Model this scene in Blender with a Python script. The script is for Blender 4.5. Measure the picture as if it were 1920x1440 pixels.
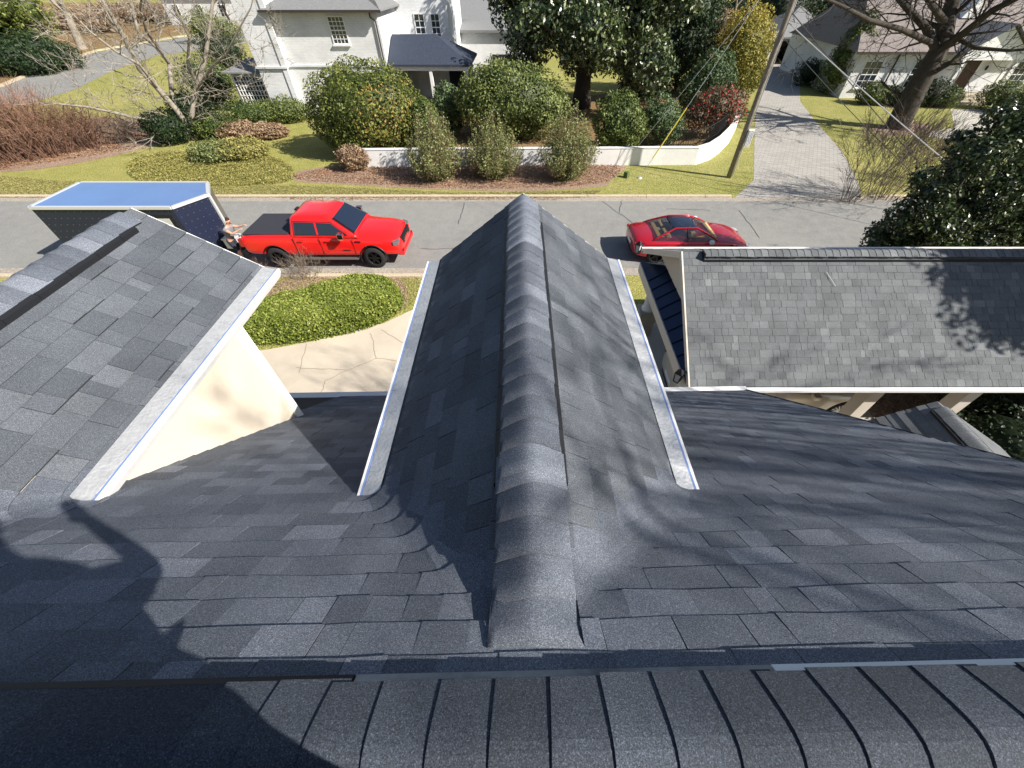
import bpy, bmesh, math, random
import numpy as np
from mathutils import Vector, Matrix

for o in list(bpy.data.objects): bpy.data.objects.remove(o)
S = bpy.context.scene
COL = S.collection
R = math.radians
random.seed(7)
rng = np.random.default_rng(7)

# ---------------------------------------------------------------- camera, sky, sun, exposure
PITCH = R(47.5); F = 720.0; CX = 990.0; CY = 720.0; H = 8.0
cam = bpy.data.cameras.new('camera'); camo = bpy.data.objects.new('camera', cam); COL.objects.link(camo)
camo.location = (0, 0, H); camo.rotation_euler = (R(90) - PITCH, 0, 0)
cam.sensor_width = 36; cam.lens = F / 1920 * 36; cam.shift_x = -(CX - 960) / 1920
cam.clip_start = 0.02; cam.clip_end = 1500
S.camera = camo

SUN = Vector((1.19, -0.47, 0.97)).normalized()
w = bpy.data.worlds.new('World'); S.world = w; w.use_nodes = True
nt = w.node_tree
sky = nt.nodes.new('ShaderNodeTexSky'); sky.sky_type = 'NISHITA'; sky.sun_disc = False
sky.sun_elevation = math.asin(SUN.z); sky.sun_rotation = math.atan2(SUN.x, SUN.y)
bg = nt.nodes['Background']; bg.inputs[1].default_value = 0.062
nt.links.new(sky.outputs[0], bg.inputs[0])
sl = bpy.data.lights.new('sun', 'SUN'); sl.energy = 5.0; sl.angle = R(0.53); sl.color = (1.0, 0.94, 0.85)
slo = bpy.data.objects.new('sun', sl); COL.objects.link(slo)
slo.rotation_euler = SUN.to_track_quat('Z', 'Y').to_euler(); slo.location = (20, -10, 30)
S.view_settings.view_transform = 'Standard'; S.view_settings.look = 'None'
S.view_settings.exposure = 0.88; S.view_settings.gamma = 1

cp, sp = math.cos(PITCH), math.sin(PITCH)
def ray(px, py):
    u = (px - CX) / F; v = (py - CY) / F
    return Vector((u, cp - v * sp, -sp - v * cp))
def G(px, py, z=0.0):
    d = ray(px, py); t = (z - H) / d.z
    return Vector((d.x * t, d.y * t, z))
def at(px, py, Y):
    d = ray(px, py); t = Y / d.y
    return Vector((d.x * t, Y, H + d.z * t))

# ---------------------------------------------------------------- materials
def mat(name, col, rough=0.8, metal=0.0, spec=0.3, noise=None, bump=None, coat=0.0, alpha=1.0, trans=0.0):
    """noise = (scale, amount[, second colour]); bump = (scale, strength)"""
    m = bpy.data.materials.new(name); m.use_nodes = True
    n = m.node_tree.nodes; l = m.node_tree.links; b = n['Principled BSDF']
    b.inputs['Base Color'].default_value = (*col, 1); b.inputs['Roughness'].default_value = rough
    b.inputs['Metallic'].default_value = metal; b.inputs['Specular IOR Level'].default_value = spec
    if coat: b.inputs['Coat Weight'].default_value = coat; b.inputs['Coat Roughness'].default_value = 0.06
    if alpha < 1: b.inputs['Alpha'].default_value = alpha
    tc = n.new('ShaderNodeTexCoord')
    if noise:
        nz = n.new('ShaderNodeTexNoise'); nz.inputs['Scale'].default_value = noise[0]; nz.inputs['Detail'].default_value = 6
        nz.inputs['Roughness'].default_value = 0.65
        l.new(tc.outputs['Object'], nz.inputs['Vector'])
        mr = n.new('ShaderNodeMapRange'); mr.inputs[1].default_value = 0.3; mr.inputs[2].default_value = 0.7
        l.new(nz.outputs[0], mr.inputs[0])
        mx = n.new('ShaderNodeMix'); mx.data_type = 'RGBA'
        c2 = noise[2] if len(noise) > 2 else tuple(min(1, c * (1 + noise[1])) for c in col)
        c1 = col if len(noise) > 2 else tuple(c * (1 - noise[1]) for c in col)
        mx.inputs[6].default_value = (*c1, 1); mx.inputs[7].default_value = (*c2, 1)
        l.new(mr.outputs[0], mx.inputs[0]); l.new(mx.outputs[2], b.inputs['Base Color'])
    if bump:
        nb = n.new('ShaderNodeTexNoise'); nb.inputs['Scale'].default_value = bump[0]; nb.inputs['Detail'].default_value = 4
        l.new(tc.outputs['Object'], nb.inputs['Vector'])
        bp = n.new('ShaderNodeBump'); bp.inputs['Strength'].default_value = bump[1]; bp.inputs['Distance'].default_value = 0.02
        l.new(nb.outputs[0], bp.inputs['Height']); l.new(bp.outputs[0], b.inputs['Normal'])
    return m

def ramp_mat(name, stops, rough=0.7, spec=0.3, transl=0.0, grain=None, bumpg=0.0):
    """colour from the per-face 'tone' attribute; grain = (scale, lo, hi)"""
    m = bpy.data.materials.new(name); m.use_nodes = True
    n = m.node_tree.nodes; l = m.node_tree.links; b = n['Principled BSDF']
    b.inputs['Roughness'].default_value = rough; b.inputs['Specular IOR Level'].default_value = spec
    a = n.new('ShaderNodeAttribute'); a.attribute_name = 'tone'
    r = n.new('ShaderNodeValToRGB'); e = r.color_ramp.elements
    while len(e) < len(stops): e.new(0.5)
    for i, (p, c) in enumerate(stops): e[i].position = p; e[i].color = (*c, 1)
    l.new(a.outputs['Fac'], r.inputs[0]); out = r.outputs[0]
    if grain:
        tc = n.new('ShaderNodeTexCoord')
        nz = n.new('ShaderNodeTexNoise'); nz.inputs['Scale'].default_value = grain[0]; nz.inputs['Detail'].default_value = 5; nz.inputs['Roughness'].default_value = 0.9
        l.new(tc.outputs['Object'], nz.inputs['Vector'])
        nl = n.new('ShaderNodeTexNoise'); nl.inputs['Scale'].default_value = 2.2; nl.inputs['Detail'].default_value = 3
        l.new(tc.outputs['Object'], nl.inputs['Vector'])
        mr = n.new('ShaderNodeMapRange'); mr.inputs[1].default_value = 0.40; mr.inputs[2].default_value = 0.62
        mr.inputs[3].default_value = grain[1]; mr.inputs[4].default_value = grain[2]
        l.new(nz.outputs[0], mr.inputs[0])
        m2 = n.new('ShaderNodeMapRange'); m2.inputs[1].default_value = 0.3; m2.inputs[2].default_value = 0.7
        m2.inputs[3].default_value = 0.86; m2.inputs[4].default_value = 1.14
        l.new(nl.outputs[0], m2.inputs[0])
        mu = n.new('ShaderNodeMath'); mu.operation = 'MULTIPLY'; l.new(mr.outputs[0], mu.inputs[0]); l.new(m2.outputs[0], mu.inputs[1])
        ns = n.new('ShaderNodeTexVoronoi'); ns.inputs['Scale'].default_value = grain[0] * 1.7
        l.new(tc.outputs['Object'], ns.inputs['Vector'])
        sc = n.new('ShaderNodeSeparateColor'); l.new(ns.outputs['Color'], sc.inputs[0])
        m3 = n.new('ShaderNodeMapRange'); m3.inputs[1].default_value = 0.70; m3.inputs[2].default_value = 1.0; m3.inputs[3].default_value = .90; m3.inputs[4].default_value = 1 + grain[2] * .42
        l.new(sc.outputs[0], m3.inputs[0]); mu2 = n.new('ShaderNodeMath'); mu2.operation = 'MULTIPLY'; l.new(mu.outputs[0], mu2.inputs[0]); l.new(m3.outputs[0], mu2.inputs[1]); mu = mu2
        vm = n.new('ShaderNodeVectorMath'); vm.operation = 'SCALE'
        l.new(out, vm.inputs[0]); l.new(mu.outputs[0], vm.inputs['Scale']); out = vm.outputs[0]
        if bumpg:
            bp = n.new('ShaderNodeBump'); bp.inputs['Strength'].default_value = bumpg; bp.inputs['Distance'].default_value = 0.002
            l.new(nz.outputs[0], bp.inputs['Height']); l.new(bp.outputs[0], b.inputs['Normal'])
    l.new(out, b.inputs['Base Color'])
    if transl:
        tr = n.new('ShaderNodeBsdfTranslucent'); l.new(out, tr.inputs[0])
        ms = n.new('ShaderNodeMixShader'); ms.inputs[0].default_value = transl
        l.new(b.outputs[0], ms.inputs[1]); l.new(tr.outputs[0], ms.inputs[2])
        l.new(ms.outputs[0], n['Material Output'].inputs[0])
    return m

M = {}
M['shingle'] = ramp_mat('shingle', [(0, (.062, .070, .083)), (.35, (.079, .088, .103)), (.7, (.097, .107, .123)), (1, (.117, .128, .147))], 0.85, 0.3, grain=(230, .42, 1.75), bumpg=.5)
M['shingle_main_baked_light'] = ramp_mat('shingle_main_baked_light', [(0, (.066, .076, .095)), (.35, (.090, .102, .125)), (.7, (.118, .132, .160)), (1, (.150, .166, .199))], 0.85, 0.3, grain=(230, .38, 1.9), bumpg=.5)  # same shingle; tone shifted to stand in for light on the main slope
M['shingle_cap_shaded'] = ramp_mat('shingle_cap_shaded', [(0, (.027, .033, .043)), (.5, (.036, .043, .056)), (1, (.048, .057, .073))], 0.85, 0.3, grain=(230, .38, 2.0), bumpg=.5)  # same shingle, darkened in colour for dimmer light and vignetting
M['shingle_pale'] = ramp_mat('shingle_pale', [(0, (.106, .114, .122)), (.4, (.124, .133, .141)), (.75, (.148, .157, .165)), (1, (.182, .192, .200))], 0.9, 0.2, grain=(120, .75, 1.3), bumpg=.3)
M['vent'] = mat('black_plastic', (.012, .013, .016), 0.55)
M['deck'] = mat('dark_underlay', (.03, .032, .036), 0.9)
M['vent_half_lit'] = mat('half_lit_plastic', (.10, .105, .115), 0.5, noise=(3, .0, (.42, .42, .41)))
M['white'] = mat('white_paint', (.78, .78, .77), 0.55, noise=(3, .05))
M['alu'] = mat('aluminium', (.52, .53, .54), 0.45, metal=0.45, noise=(22, .10), bump=(45, .35))
M['sky_stripe'] = mat('painted_sky_reflection', (.26, .36, .66), 0.3, metal=.3)  # blue of the sky's reflection painted as a base colour
M['stucco'] = mat('beige_stucco', (.60, .53, .44), 0.95, noise=(1.3, .06), bump=(120, .25))
M['concrete'] = mat('driveway_concrete', (.56, .49, .39), 0.9, noise=(.9, .0, (.47, .41, .33)), bump=(40, .15))
M['slab'] = mat('slab_concrete', (.44, .42, .37), 0.9, noise=(1.1, .12))
M['seam_metal'] = mat('dark_seam_metal', (.022, .035, .075), 0.35, metal=.6)
M['glass'] = mat('window_glass', (.02, .03, .045), 0.04, spec=1.0)
M['carglass'] = mat('car_glass', (.012, .018, .035), 0.03, spec=.9)
M['clearglass'] = mat('clear_glass', (.02, .028, .045), 0.03, spec=.9, alpha=.6)
M['black'] = mat('black_trim', (.012, .012, .014), 0.4)
M['rubber'] = mat('tyre_rubber', (.022, .022, .023), 0.85, noise=(20, .3))
M['rimdark'] = mat('dark_rim', (.03, .03, .033), 0.3, metal=.8)
M['rimsilver'] = mat('silver_rim', (.55, .55, .56), 0.3, metal=.8)
M['chrome'] = mat('chrome', (.7, .71, .73), 0.12, metal=1)
M['red'] = mat('red_paint', (.78, .012, .012), 0.3, coat=1.0, noise=(1.5, .03))
M['crimson'] = mat('crimson_paint', (.42, .008, .022), 0.25, metal=.25, coat=1.0)
M['silver'] = mat('champagne_paint', (.66, .60, .49), 0.3, metal=.15, coat=.8)
M['darkcar'] = mat('dark_car_paint', (.03, .032, .04), 0.25, coat=1)
M['bedcover'] = mat('vinyl_cover', (.035, .035, .045), 0.65, bump=(30, .1))
M['lamp_clear'] = mat('lamp_lens', (.45, .46, .5), 0.1, spec=.8)
M['lamp_dark'] = mat('smoked_lens', (.10, .10, .11), 0.08, spec=.9)
M['lamp_red'] = mat('tail_lens', (.35, .01, .015), 0.15, spec=.8)
M['tan'] = mat('tan_leather', (.70, .50, .20), 0.6)
M['trailer_side'] = mat('navy_sheet', (.016, .022, .05), 0.35, metal=.2, spec=.5)
M['trailer_roof'] = mat('sky_tinted_roof_sheet', (.17, .29, .56), 0.25, metal=.35, noise=(.6, .06))  # sky reflected by the metal roof, put into the base colour
M['trailer_trim'] = mat('trailer_trim', (.62, .63, .64), 0.35, metal=.3)
M['diamond'] = mat('tread_plate', (.22, .21, .19), 0.4, metal=.6, bump=(40, .6))
M['bark'] = mat('pale_bark', (.38, .34, .28), 0.95, noise=(6, .0, (.18, .155, .125)), bump=(25, .6))
M['darkbark'] = mat('dark_bark', (.052, .044, .037), 0.95, noise=(5, .35), bump=(22, .8))
M['twig'] = mat('twig', (.17, .135, .105), 0.95)
M['browntwig'] = mat('brown_twig', (.20, .115, .08), 0.95, noise=(2, .3))
M['wood'] = mat('pole_wood', (.22, .19, .155), 0.9, noise=(8, .3))
M['wire'] = mat('cable', (.05, .05, .055), 0.6)
M['galv'] = mat('galvanised', (.55, .55, .56), 0.5, metal=.5)
M['yellow'] = mat('yellow_guard', (.75, .62, .08), 0.5)
M['brickwhite'] = mat('white_brick', (.74, .75, .76), 0.85, noise=(4, .05))
M['roofgrey'] = mat('grey_roof', (.19, .195, .20), 0.9, noise=(9, .18), bump=(14, .5))
M['roofbrown'] = mat('brown_roof', (.20, .175, .165), 0.9, noise=(7, .28), bump=(12, .6))
M['roofblue'] = mat('slate_blue_roof', (.035, .045, .070), 0.8, noise=(9, .25), bump=(14, .5))
M['stone'] = mat('stone', (.42, .37, .29), 0.9, noise=(5, .2))
M['brick'] = mat('brick', (.30, .14, .09), 0.9, noise=(5, .2))
M['doorwood'] = mat('door_wood', (.07, .035, .025), 0.5)
M['skin'] = mat('skin', (.52, .30, .21), 0.55)
M['shirt'] = mat('grey_shirt', (.20, .195, .215), 0.9)
M['navy'] = mat('dark_cloth', (.025, .028, .04), 0.9)
M['hair'] = mat('dark_hair', (.03, .018, .013), 0.8)
M['paper'] = mat('white_plate', (.75, .76, .78), 0.5)
M['shade_in'] = mat('dark_interior', (.05, .05, .05), 0.9)

def foliage(name, dark, mid, light, extra=None, rough=.55, spec=.35, tr=.18):
    st = [(0, dark), (.45, mid), (.85, light)]
    if extra: st.append((1.0, extra))
    M[name] = ramp_mat(name, st, rough, spec, tr)
foliage('f_holly', (.04, .058, .012), (.12, .145, .028), (.25, .27, .065), (.40, .23, .06))
foliage('f_osm', (.045, .065, .018), (.125, .16, .042), (.25, .28, .085))
foliage('f_mag', (.014, .028, .009), (.038, .060, .018), (.11, .145, .05), (.30, .33, .18), rough=.32, spec=.55, tr=.08)
foliage('f_abelia', (.07, .085, .03), (.16, .19, .065), (.30, .335, .13), (.32, .25, .14))
foliage('f_hedge', (.07, .10, .015), (.19, .24, .035), (.40, .43, .11))
foliage('f_dark', (.010, .022, .008), (.022, .042, .014), (.050, .080, .028))
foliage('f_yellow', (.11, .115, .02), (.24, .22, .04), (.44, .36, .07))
foliage('f_pale', (.05, .085, .03), (.10, .15, .06), (.18, .24, .11))
foliage('f_red', (.06, .06, .03), (.16, .12, .075), (.30, .17, .13), (.60, .05, .04))
foliage('f_green', (.035, .06, .014), (.09, .125, .03), (.19, .23, .06))
foliage('f_cover', (.15, .145, .04), (.27, .25, .075), (.41, .37, .12))
foliage('f_grass', (.22, .205, .07), (.30, .275, .10), (.39, .35, .14))
foliage('f_dry', (.16, .10, .06), (.30, .20, .12), (.42, .31, .2))
foliage('f_litter', (.16, .08, .045), (.28, .15, .08), (.42, .27, .17))

def ground_mat(name, c1, c2, c3, s1=.25, s2=3.0, fine=40, bump=.4):
    m = bpy.data.materials.new(name); m.use_nodes = True
    n = m.node_tree.nodes; l = m.node_tree.links; b = n['Principled BSDF']
    b.inputs['Roughness'].default_value = .95; b.inputs['Specular IOR Level'].default_value = .1
    tc = n.new('ShaderNodeTexCoord')
    def nz(s, d=5):
        x = n.new('ShaderNodeTexNoise'); x.inputs['Scale'].default_value = s; x.inputs['Detail'].default_value = d
        l.new(tc.outputs['Object'], x.inputs['Vector'])
        r = n.new('ShaderNodeMapRange'); r.inputs[1].default_value = .35; r.inputs[2].default_value = .65; l.new(x.outputs[0], r.inputs[0]); return r
    a, bb, cc = nz(s1), nz(s2), nz(fine, 3)
    m1 = n.new('ShaderNodeMix'); m1.data_type = 'RGBA'; m1.inputs[6].default_value = (*c1, 1); m1.inputs[7].default_value = (*c2, 1); l.new(a.outputs[0], m1.inputs[0])
    m2 = n.new('ShaderNodeMix'); m2.data_type = 'RGBA'; m2.inputs[7].default_value = (*c3, 1); l.new(m1.outputs[2], m2.inputs[6])
    ml = n.new('ShaderNodeMath'); ml.operation = 'MULTIPLY'; ml.inputs[1].default_value = .55; l.new(bb.outputs[0], ml.inputs[0]); l.new(ml.outputs[0], m2.inputs[0])
    vm = n.new('ShaderNodeVectorMath'); vm.operation = 'SCALE'; l.new(m2.outputs[2], vm.inputs[0])
    r = n.new('ShaderNodeMapRange'); r.inputs[3].default_value = .65; r.inputs[4].default_value = 1.35; l.new(cc.outputs[0], r.inputs[0]); l.new(r.outputs[0], vm.inputs['Scale'])
    l.new(vm.outputs[0], b.inputs['Base Color'])
    bp = n.new('ShaderNodeBump'); bp.inputs['Strength'].default_value = bump; bp.inputs['Distance'].default_value = .05; l.new(cc.outputs[0], bp.inputs['Height']); l.new(bp.outputs[0], b.inputs['Normal'])
    M[name] = m
ground_mat('lawn', (.265, .26, .075), (.34, .30, .115), (.185, .205, .05), .18, 1.6, 14)
ground_mat('lawn_green', (.25, .245, .075), (.32, .29, .11), (.17, .19, .05), .4, 3, 14)
ground_mat('mulch', (.34, .235, .17), (.26, .17, .12), (.43, .33, .26), .6, 6, 16, .8)
ground_mat('asphalt', (.235, .235, .225), (.20, .20, .195), (.27, .265, .25), .25, 2, 60, .2)
ground_mat('curb', (.50, .42, .30), (.42, .35, .26), (.55, .46, .34), .8, 5, 30, .2)
ground_mat('gutter_pan', (.33, .30, .26), (.27, .25, .22), (.38, .33, .27), .8, 5, 30, .2)
ground_mat('litter', (.24, .16, .08), (.17, .13, .06), (.33, .21, .11), .3, 4, 14, .8)
def paver_mat():
    m = bpy.data.materials.new('pavers'); m.use_nodes = True
    n = m.node_tree.nodes; l = m.node_tree.links; b = n['Principled BSDF']; b.inputs['Roughness'].default_value = .9
    tc = n.new('ShaderNodeTexCoord'); br = n.new('ShaderNodeTexBrick'); br.inputs['Scale'].default_value = 1.0
    br.inputs['Color1'].default_value = (.37, .35, .32, 1); br.inputs['Color2'].default_value = (.30, .285, .265, 1); br.inputs['Mortar'].default_value = (.19, .18, .165, 1)
    br.inputs['Brick Width'].default_value = .45; br.inputs['Row Height'].default_value = .22; br.inputs['Mortar Size'].default_value = .014
    mp = n.new('ShaderNodeMapping'); mp.inputs['Rotation'].default_value = (0, 0, R(28)); l.new(tc.outputs['Object'], mp.inputs[0]); l.new(mp.outputs[0], br.inputs['Vector'])
    l.new(br.outputs[0], b.inputs['Base Color']); M['pavers'] = m
paver_mat()
def brick_mat(name, c1, c2, mo):
    m = bpy.data.materials.new(name); m.use_nodes = True
    n = m.node_tree.nodes; l = m.node_tree.links; b = n['Principled BSDF']; b.inputs['Roughness'].default_value = .85
    tc = n.new('ShaderNodeTexCoord'); sx = n.new('ShaderNodeSeparateXYZ'); l.new(tc.outputs['Object'], sx.inputs[0])
    ad = n.new('ShaderNodeMath'); l.new(sx.outputs[0], ad.inputs[0]); l.new(sx.outputs[1], ad.inputs[1])
    cb = n.new('ShaderNodeCombineXYZ'); l.new(ad.outputs[0], cb.inputs[0]); l.new(sx.outputs[2], cb.inputs[1])
    br = n.new('ShaderNodeTexBrick'); br.inputs['Scale'].default_value = 1; br.inputs['Brick Width'].default_value = .24; br.inputs['Row Height'].default_value = .085; br.inputs['Mortar Size'].default_value = .008
    br.inputs['Color1'].default_value = (*c1, 1); br.inputs['Color2'].default_value = (*c2, 1); br.inputs['Mortar'].default_value = (*mo, 1)
    l.new(cb.outputs[0], br.inputs['Vector'])
    nz = n.new('ShaderNodeTexNoise'); nz.inputs['Scale'].default_value = .8; nz.inputs['Detail'].default_value = 5; l.new(tc.outputs['Object'], nz.inputs['Vector'])
    mr = n.new('ShaderNodeMapRange'); mr.inputs[1].default_value = .35; mr.inputs[2].default_value = .65; mr.inputs[3].default_value = .88; mr.inputs[4].default_value = 1.04; l.new(nz.outputs[0], mr.inputs[0])
    vm = n.new('ShaderNodeVectorMath'); vm.operation = 'SCALE'; l.new(br.outputs[0], vm.inputs[0]); l.new(mr.outputs[0], vm.inputs['Scale']); l.new(vm.outputs[0], b.inputs['Base Color'])
    bp = n.new('ShaderNodeBump'); bp.inputs['Strength'].default_value = .5; bp.inputs['Distance'].default_value = .01; bp.invert = True; l.new(br.outputs['Fac'], bp.inputs['Height']); l.new(bp.outputs[0], b.inputs['Normal'])
    M[name] = m
brick_mat('brickwhite', (.78, .78, .78), (.70, .71, .72), (.60, .61, .62)); brick_mat('brick', (.32, .15, .10), (.25, .11, .075), (.40, .36, .32))

# ---------------------------------------------------------------- object helpers
ORG = {}
def thing(name, label, cat, loc=(0, 0, 0), rz=0.0, group=None, frame=False):
    o = bpy.data.objects.new(name, None); COL.objects.link(o); o.empty_display_size = .3
    L = Vector(loc); ORG[o.name] = L.copy() if frame else Vector((0, 0, 0))
    o.location = (Matrix.Rotation(rz, 3, 'Z') @ L) if frame else L
    o.rotation_euler = (0, 0, rz); o['label'] = label; o['category'] = cat
    if group: o['group'] = group
    return o
def tag(o, label, cat, group=None):
    o['label'] = label; o['category'] = cat
    if group: o['group'] = group
    return o
def structure(o, label, cat='ground', kind='structure'):
    o['kind'] = kind; o['label'] = label; o['category'] = cat; return o

class MB:
    def __init__(s): s.v = []; s.f = []; s.t = []; s.m = []; s.mi = 0
    def add(s, vs, fs, tone=.5):
        b = len(s.v); s.v += [tuple(p) for p in vs]
        for f in fs: s.f.append(tuple(i + b for i in f)); s.t.append(tone); s.m.append(s.mi)
    def box(s, x0, x1, y0, y1, z0, z1, tone=.5):
        s.add([(x0, y0, z0), (x1, y0, z0), (x1, y1, z0), (x0, y1, z0), (x0, y0, z1), (x1, y0, z1), (x1, y1, z1), (x0, y1, z1)],
              [(3, 2, 1, 0), (4, 5, 6, 7), (0, 1, 5, 4), (1, 2, 6, 5), (2, 3, 7, 6), (3, 0, 4, 7)], tone)
    def obox(s, c, ax, ay, az, tone=.5):
        c, ax, ay, az = map(Vector, (c, ax, ay, az))
        P = [c + a * ax + b * ay + d * az for d in (-1, 1) for a, b in ((-1, -1), (1, -1), (1, 1), (-1, 1))]
        s.add(P, [(3, 2, 1, 0), (4, 5, 6, 7), (0, 1, 5, 4), (1, 2, 6, 5), (2, 3, 7, 6), (3, 0, 4, 7)], tone)
    def bar(s, a, b, w_, h_, up=(0, 0, 1)):
        a, b = Vector(a), Vector(b); d = (b - a); L = d.length / 2; d.normalize()
        sd = d.cross(Vector(up)); 
        if sd.length < 1e-4: sd = d.cross(Vector((1, 0, 0)))
        sd.normalize(); u = sd.cross(d)
        s.obox((a + b) / 2, d * L, sd * w_ / 2, u * h_ / 2)
    def prism(s, poly, axis, a, b, tone=.5):
        """poly in the two other axes, extruded along axis from a to b"""
        n = len(poly)
        def P(p, c):
            return {'x': (c, p[0], p[1]), 'y': (p[0], c, p[1]), 'z': (p[0], p[1], c)}[axis]
        vs = [P(p, a) for p in poly] + [P(p, b) for p in poly]
        fs = [tuple(range(n))[::-1], tuple(range(n, 2 * n))] + [(i, (i + 1) % n, n + (i + 1) % n, n + i) for i in range(n)]
        s.add(vs, fs, tone)
    def tube(s, pts, rads, n=6, caps=True, tone=.5):
        pts = [Vector(p) for p in pts]; base = len(s.v); pv = None
        for i, p in enumerate(pts):
            d = (pts[min(i + 1, len(pts) - 1)] - pts[max(i - 1, 0)]).normalized()
            if pv is None: pv = d.orthogonal().normalized()
            else:
                pv = pv - d * pv.dot(d)
                pv = pv.normalized() if pv.length > 1e-5 else d.orthogonal().normalized()
            q = d.cross(pv)
            for k in range(n):
                a = 2 * math.pi * k / n; s.v.append(tuple(p + (pv * math.cos(a) + q * math.sin(a)) * rads[i]))
        for i in range(len(pts) - 1):
            for k in range(n):
                s.f.append((base + i * n + k, base + i * n + (k + 1) % n, base + (i + 1) * n + (k + 1) % n, base + (i + 1) * n + k)); s.t.append(tone); s.m.append(s.mi)
        if caps:
            s.f.append(tuple(base + k for k in range(n))[::-1]); s.t.append(tone); s.m.append(s.mi)
            e = base + (len(pts) - 1) * n; s.f.append(tuple(e + k for k in range(n))); s.t.append(tone); s.m.append(s.mi)
    def lathe(s, prof, c=(0, 0, 0), axis='z', n=20, tone=.5):
        base = len(s.v)
        for (r, h) in prof:
            for k in range(n):
                a = 2 * math.pi * k / n; x, y = r * math.cos(a), r * math.sin(a)
                p = {'z': (x, y, h), 'y': (x, h, y), 'x': (h, x, y)}[axis]
                s.v.append((p[0] + c[0], p[1] + c[1], p[2] + c[2]))
        for i in range(len(prof) - 1):
            for k in range(n):
                s.f.append((base + i * n + k, base + i * n + (k + 1) % n, base + (i + 1) * n + (k + 1) % n, base + (i + 1) * n + k)); s.t.append(tone); s.m.append(s.mi)
    def build(s, name, mats, parent=None, smooth=False, bevel=0):
        org = ORG.get(parent.name, Vector((0, 0, 0))) if parent else Vector((0, 0, 0))
        me = bpy.data.meshes.new(name)
        vs = [(p[0] - org.x, p[1] - org.y, p[2] - org.z) for p in s.v]
        me.from_pydata(vs, [], s.f)
        if not isinstance(mats, (list, tuple)): mats = [mats]
        for m_ in mats: me.materials.append(m_)
        at_ = me.attributes.new('tone', 'FLOAT', 'FACE'); at_.data.foreach_set('value', np.array(s.t, dtype=np.float32))
        if len(mats) > 1: me.polygons.foreach_set('material_index', np.array(s.m, dtype=np.int32))
        if smooth: me.polygons.foreach_set('use_smooth', np.ones(len(s.f), dtype=bool))
        o = bpy.data.objects.new(name, me); COL.objects.link(o)
        if parent: o.parent = parent; ORG[o.name] = org
        if bevel:
            b = o.modifiers.new('bevel', 'BEVEL'); b.width = bevel; b.segments = 2; b.limit_method = 'ANGLE'; b.angle_limit = R(40)
        return o

def bake(o):
    """replace the mesh by its evaluated (modified) mesh"""
    dg = bpy.context.evaluated_depsgraph_get(); dg.update()
    me = bpy.data.meshes.new_from_object(o.evaluated_get(dg)); o.modifiers.clear(); o.data = me
    return o
def copy_tree(o, parent=None):
    c = o.copy(); COL.objects.link(c); c.parent = parent
    for ch in [x for x in bpy.data.objects if x.parent == o]: copy_tree(ch, c)
    return c

def leaf_mesh(name, C, N, L, W, tone, material, parent=None, extra=None):
    """C centres, N normals (nx3); L,W leaf length / width arrays"""
    n = len(C); r = rng.normal(size=(n, 3)); d = np.cross(N, r); d /= np.linalg.norm(d, axis=1)[:, None] + 1e-9
    s = np.cross(N, d); s /= np.linalg.norm(s, axis=1)[:, None] + 1e-9
    L = np.broadcast_to(L, n)[:, None]; W_ = np.broadcast_to(W, n)[:, None]
    V = np.empty((n, 4, 3)); V[:, 0] = C - d * L / 2; V[:, 1] = C + s * W_ / 2 - d * L * .05 + N * W_ * .12; V[:, 2] = C + d * L / 2; V[:, 3] = C - s * W_ / 2 - d * L * .05 + N * W_ * .12
    V = V.reshape(-1, 3); FI = np.arange(n * 4, dtype=np.int32); nq = n; tn = np.asarray(tone, dtype=np.float32)
    ev, ef, et = extra if extra else ([], [], [])
    nv = len(V)
    if len(ev): V = np.vstack([V, np.array(ev)])
    org = ORG.get(parent.name, Vector((0, 0, 0))) if parent else Vector((0, 0, 0))
    V = V - np.array(org)
    me = bpy.data.meshes.new(name); me.vertices.add(len(V)); me.vertices.foreach_set('co', V.ravel().astype(np.float32))
    loops = list(FI) ; starts = list(range(0, nq * 4, 4)); tot = nq * 4
    extra_loops = []
    for f in ef: starts.append(tot); tot += len(f); extra_loops += [i + nv for i in f]
    li = np.concatenate([FI, np.array(extra_loops, dtype=np.int32)]) if extra_loops else FI
    me.loops.add(tot); me.loops.foreach_set('vertex_index', li)
    me.polygons.add(len(starts)); me.polygons.foreach_set('loop_start', np.array(starts, dtype=np.int32))
    me.update(calc_edges=True); me.validate()
    a = me.attributes.new('tone', 'FLOAT', 'FACE'); tt = np.concatenate([tn, np.array(et, dtype=np.float32)]) if len(ef) else tn
    a.data.foreach_set('value', tt[:len(me.polygons)])
    me.materials.append(material); o = bpy.data.objects.new(name, me); COL.objects.link(o)
    if parent: o.parent = parent; ORG[o.name] = org
    return o

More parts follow.
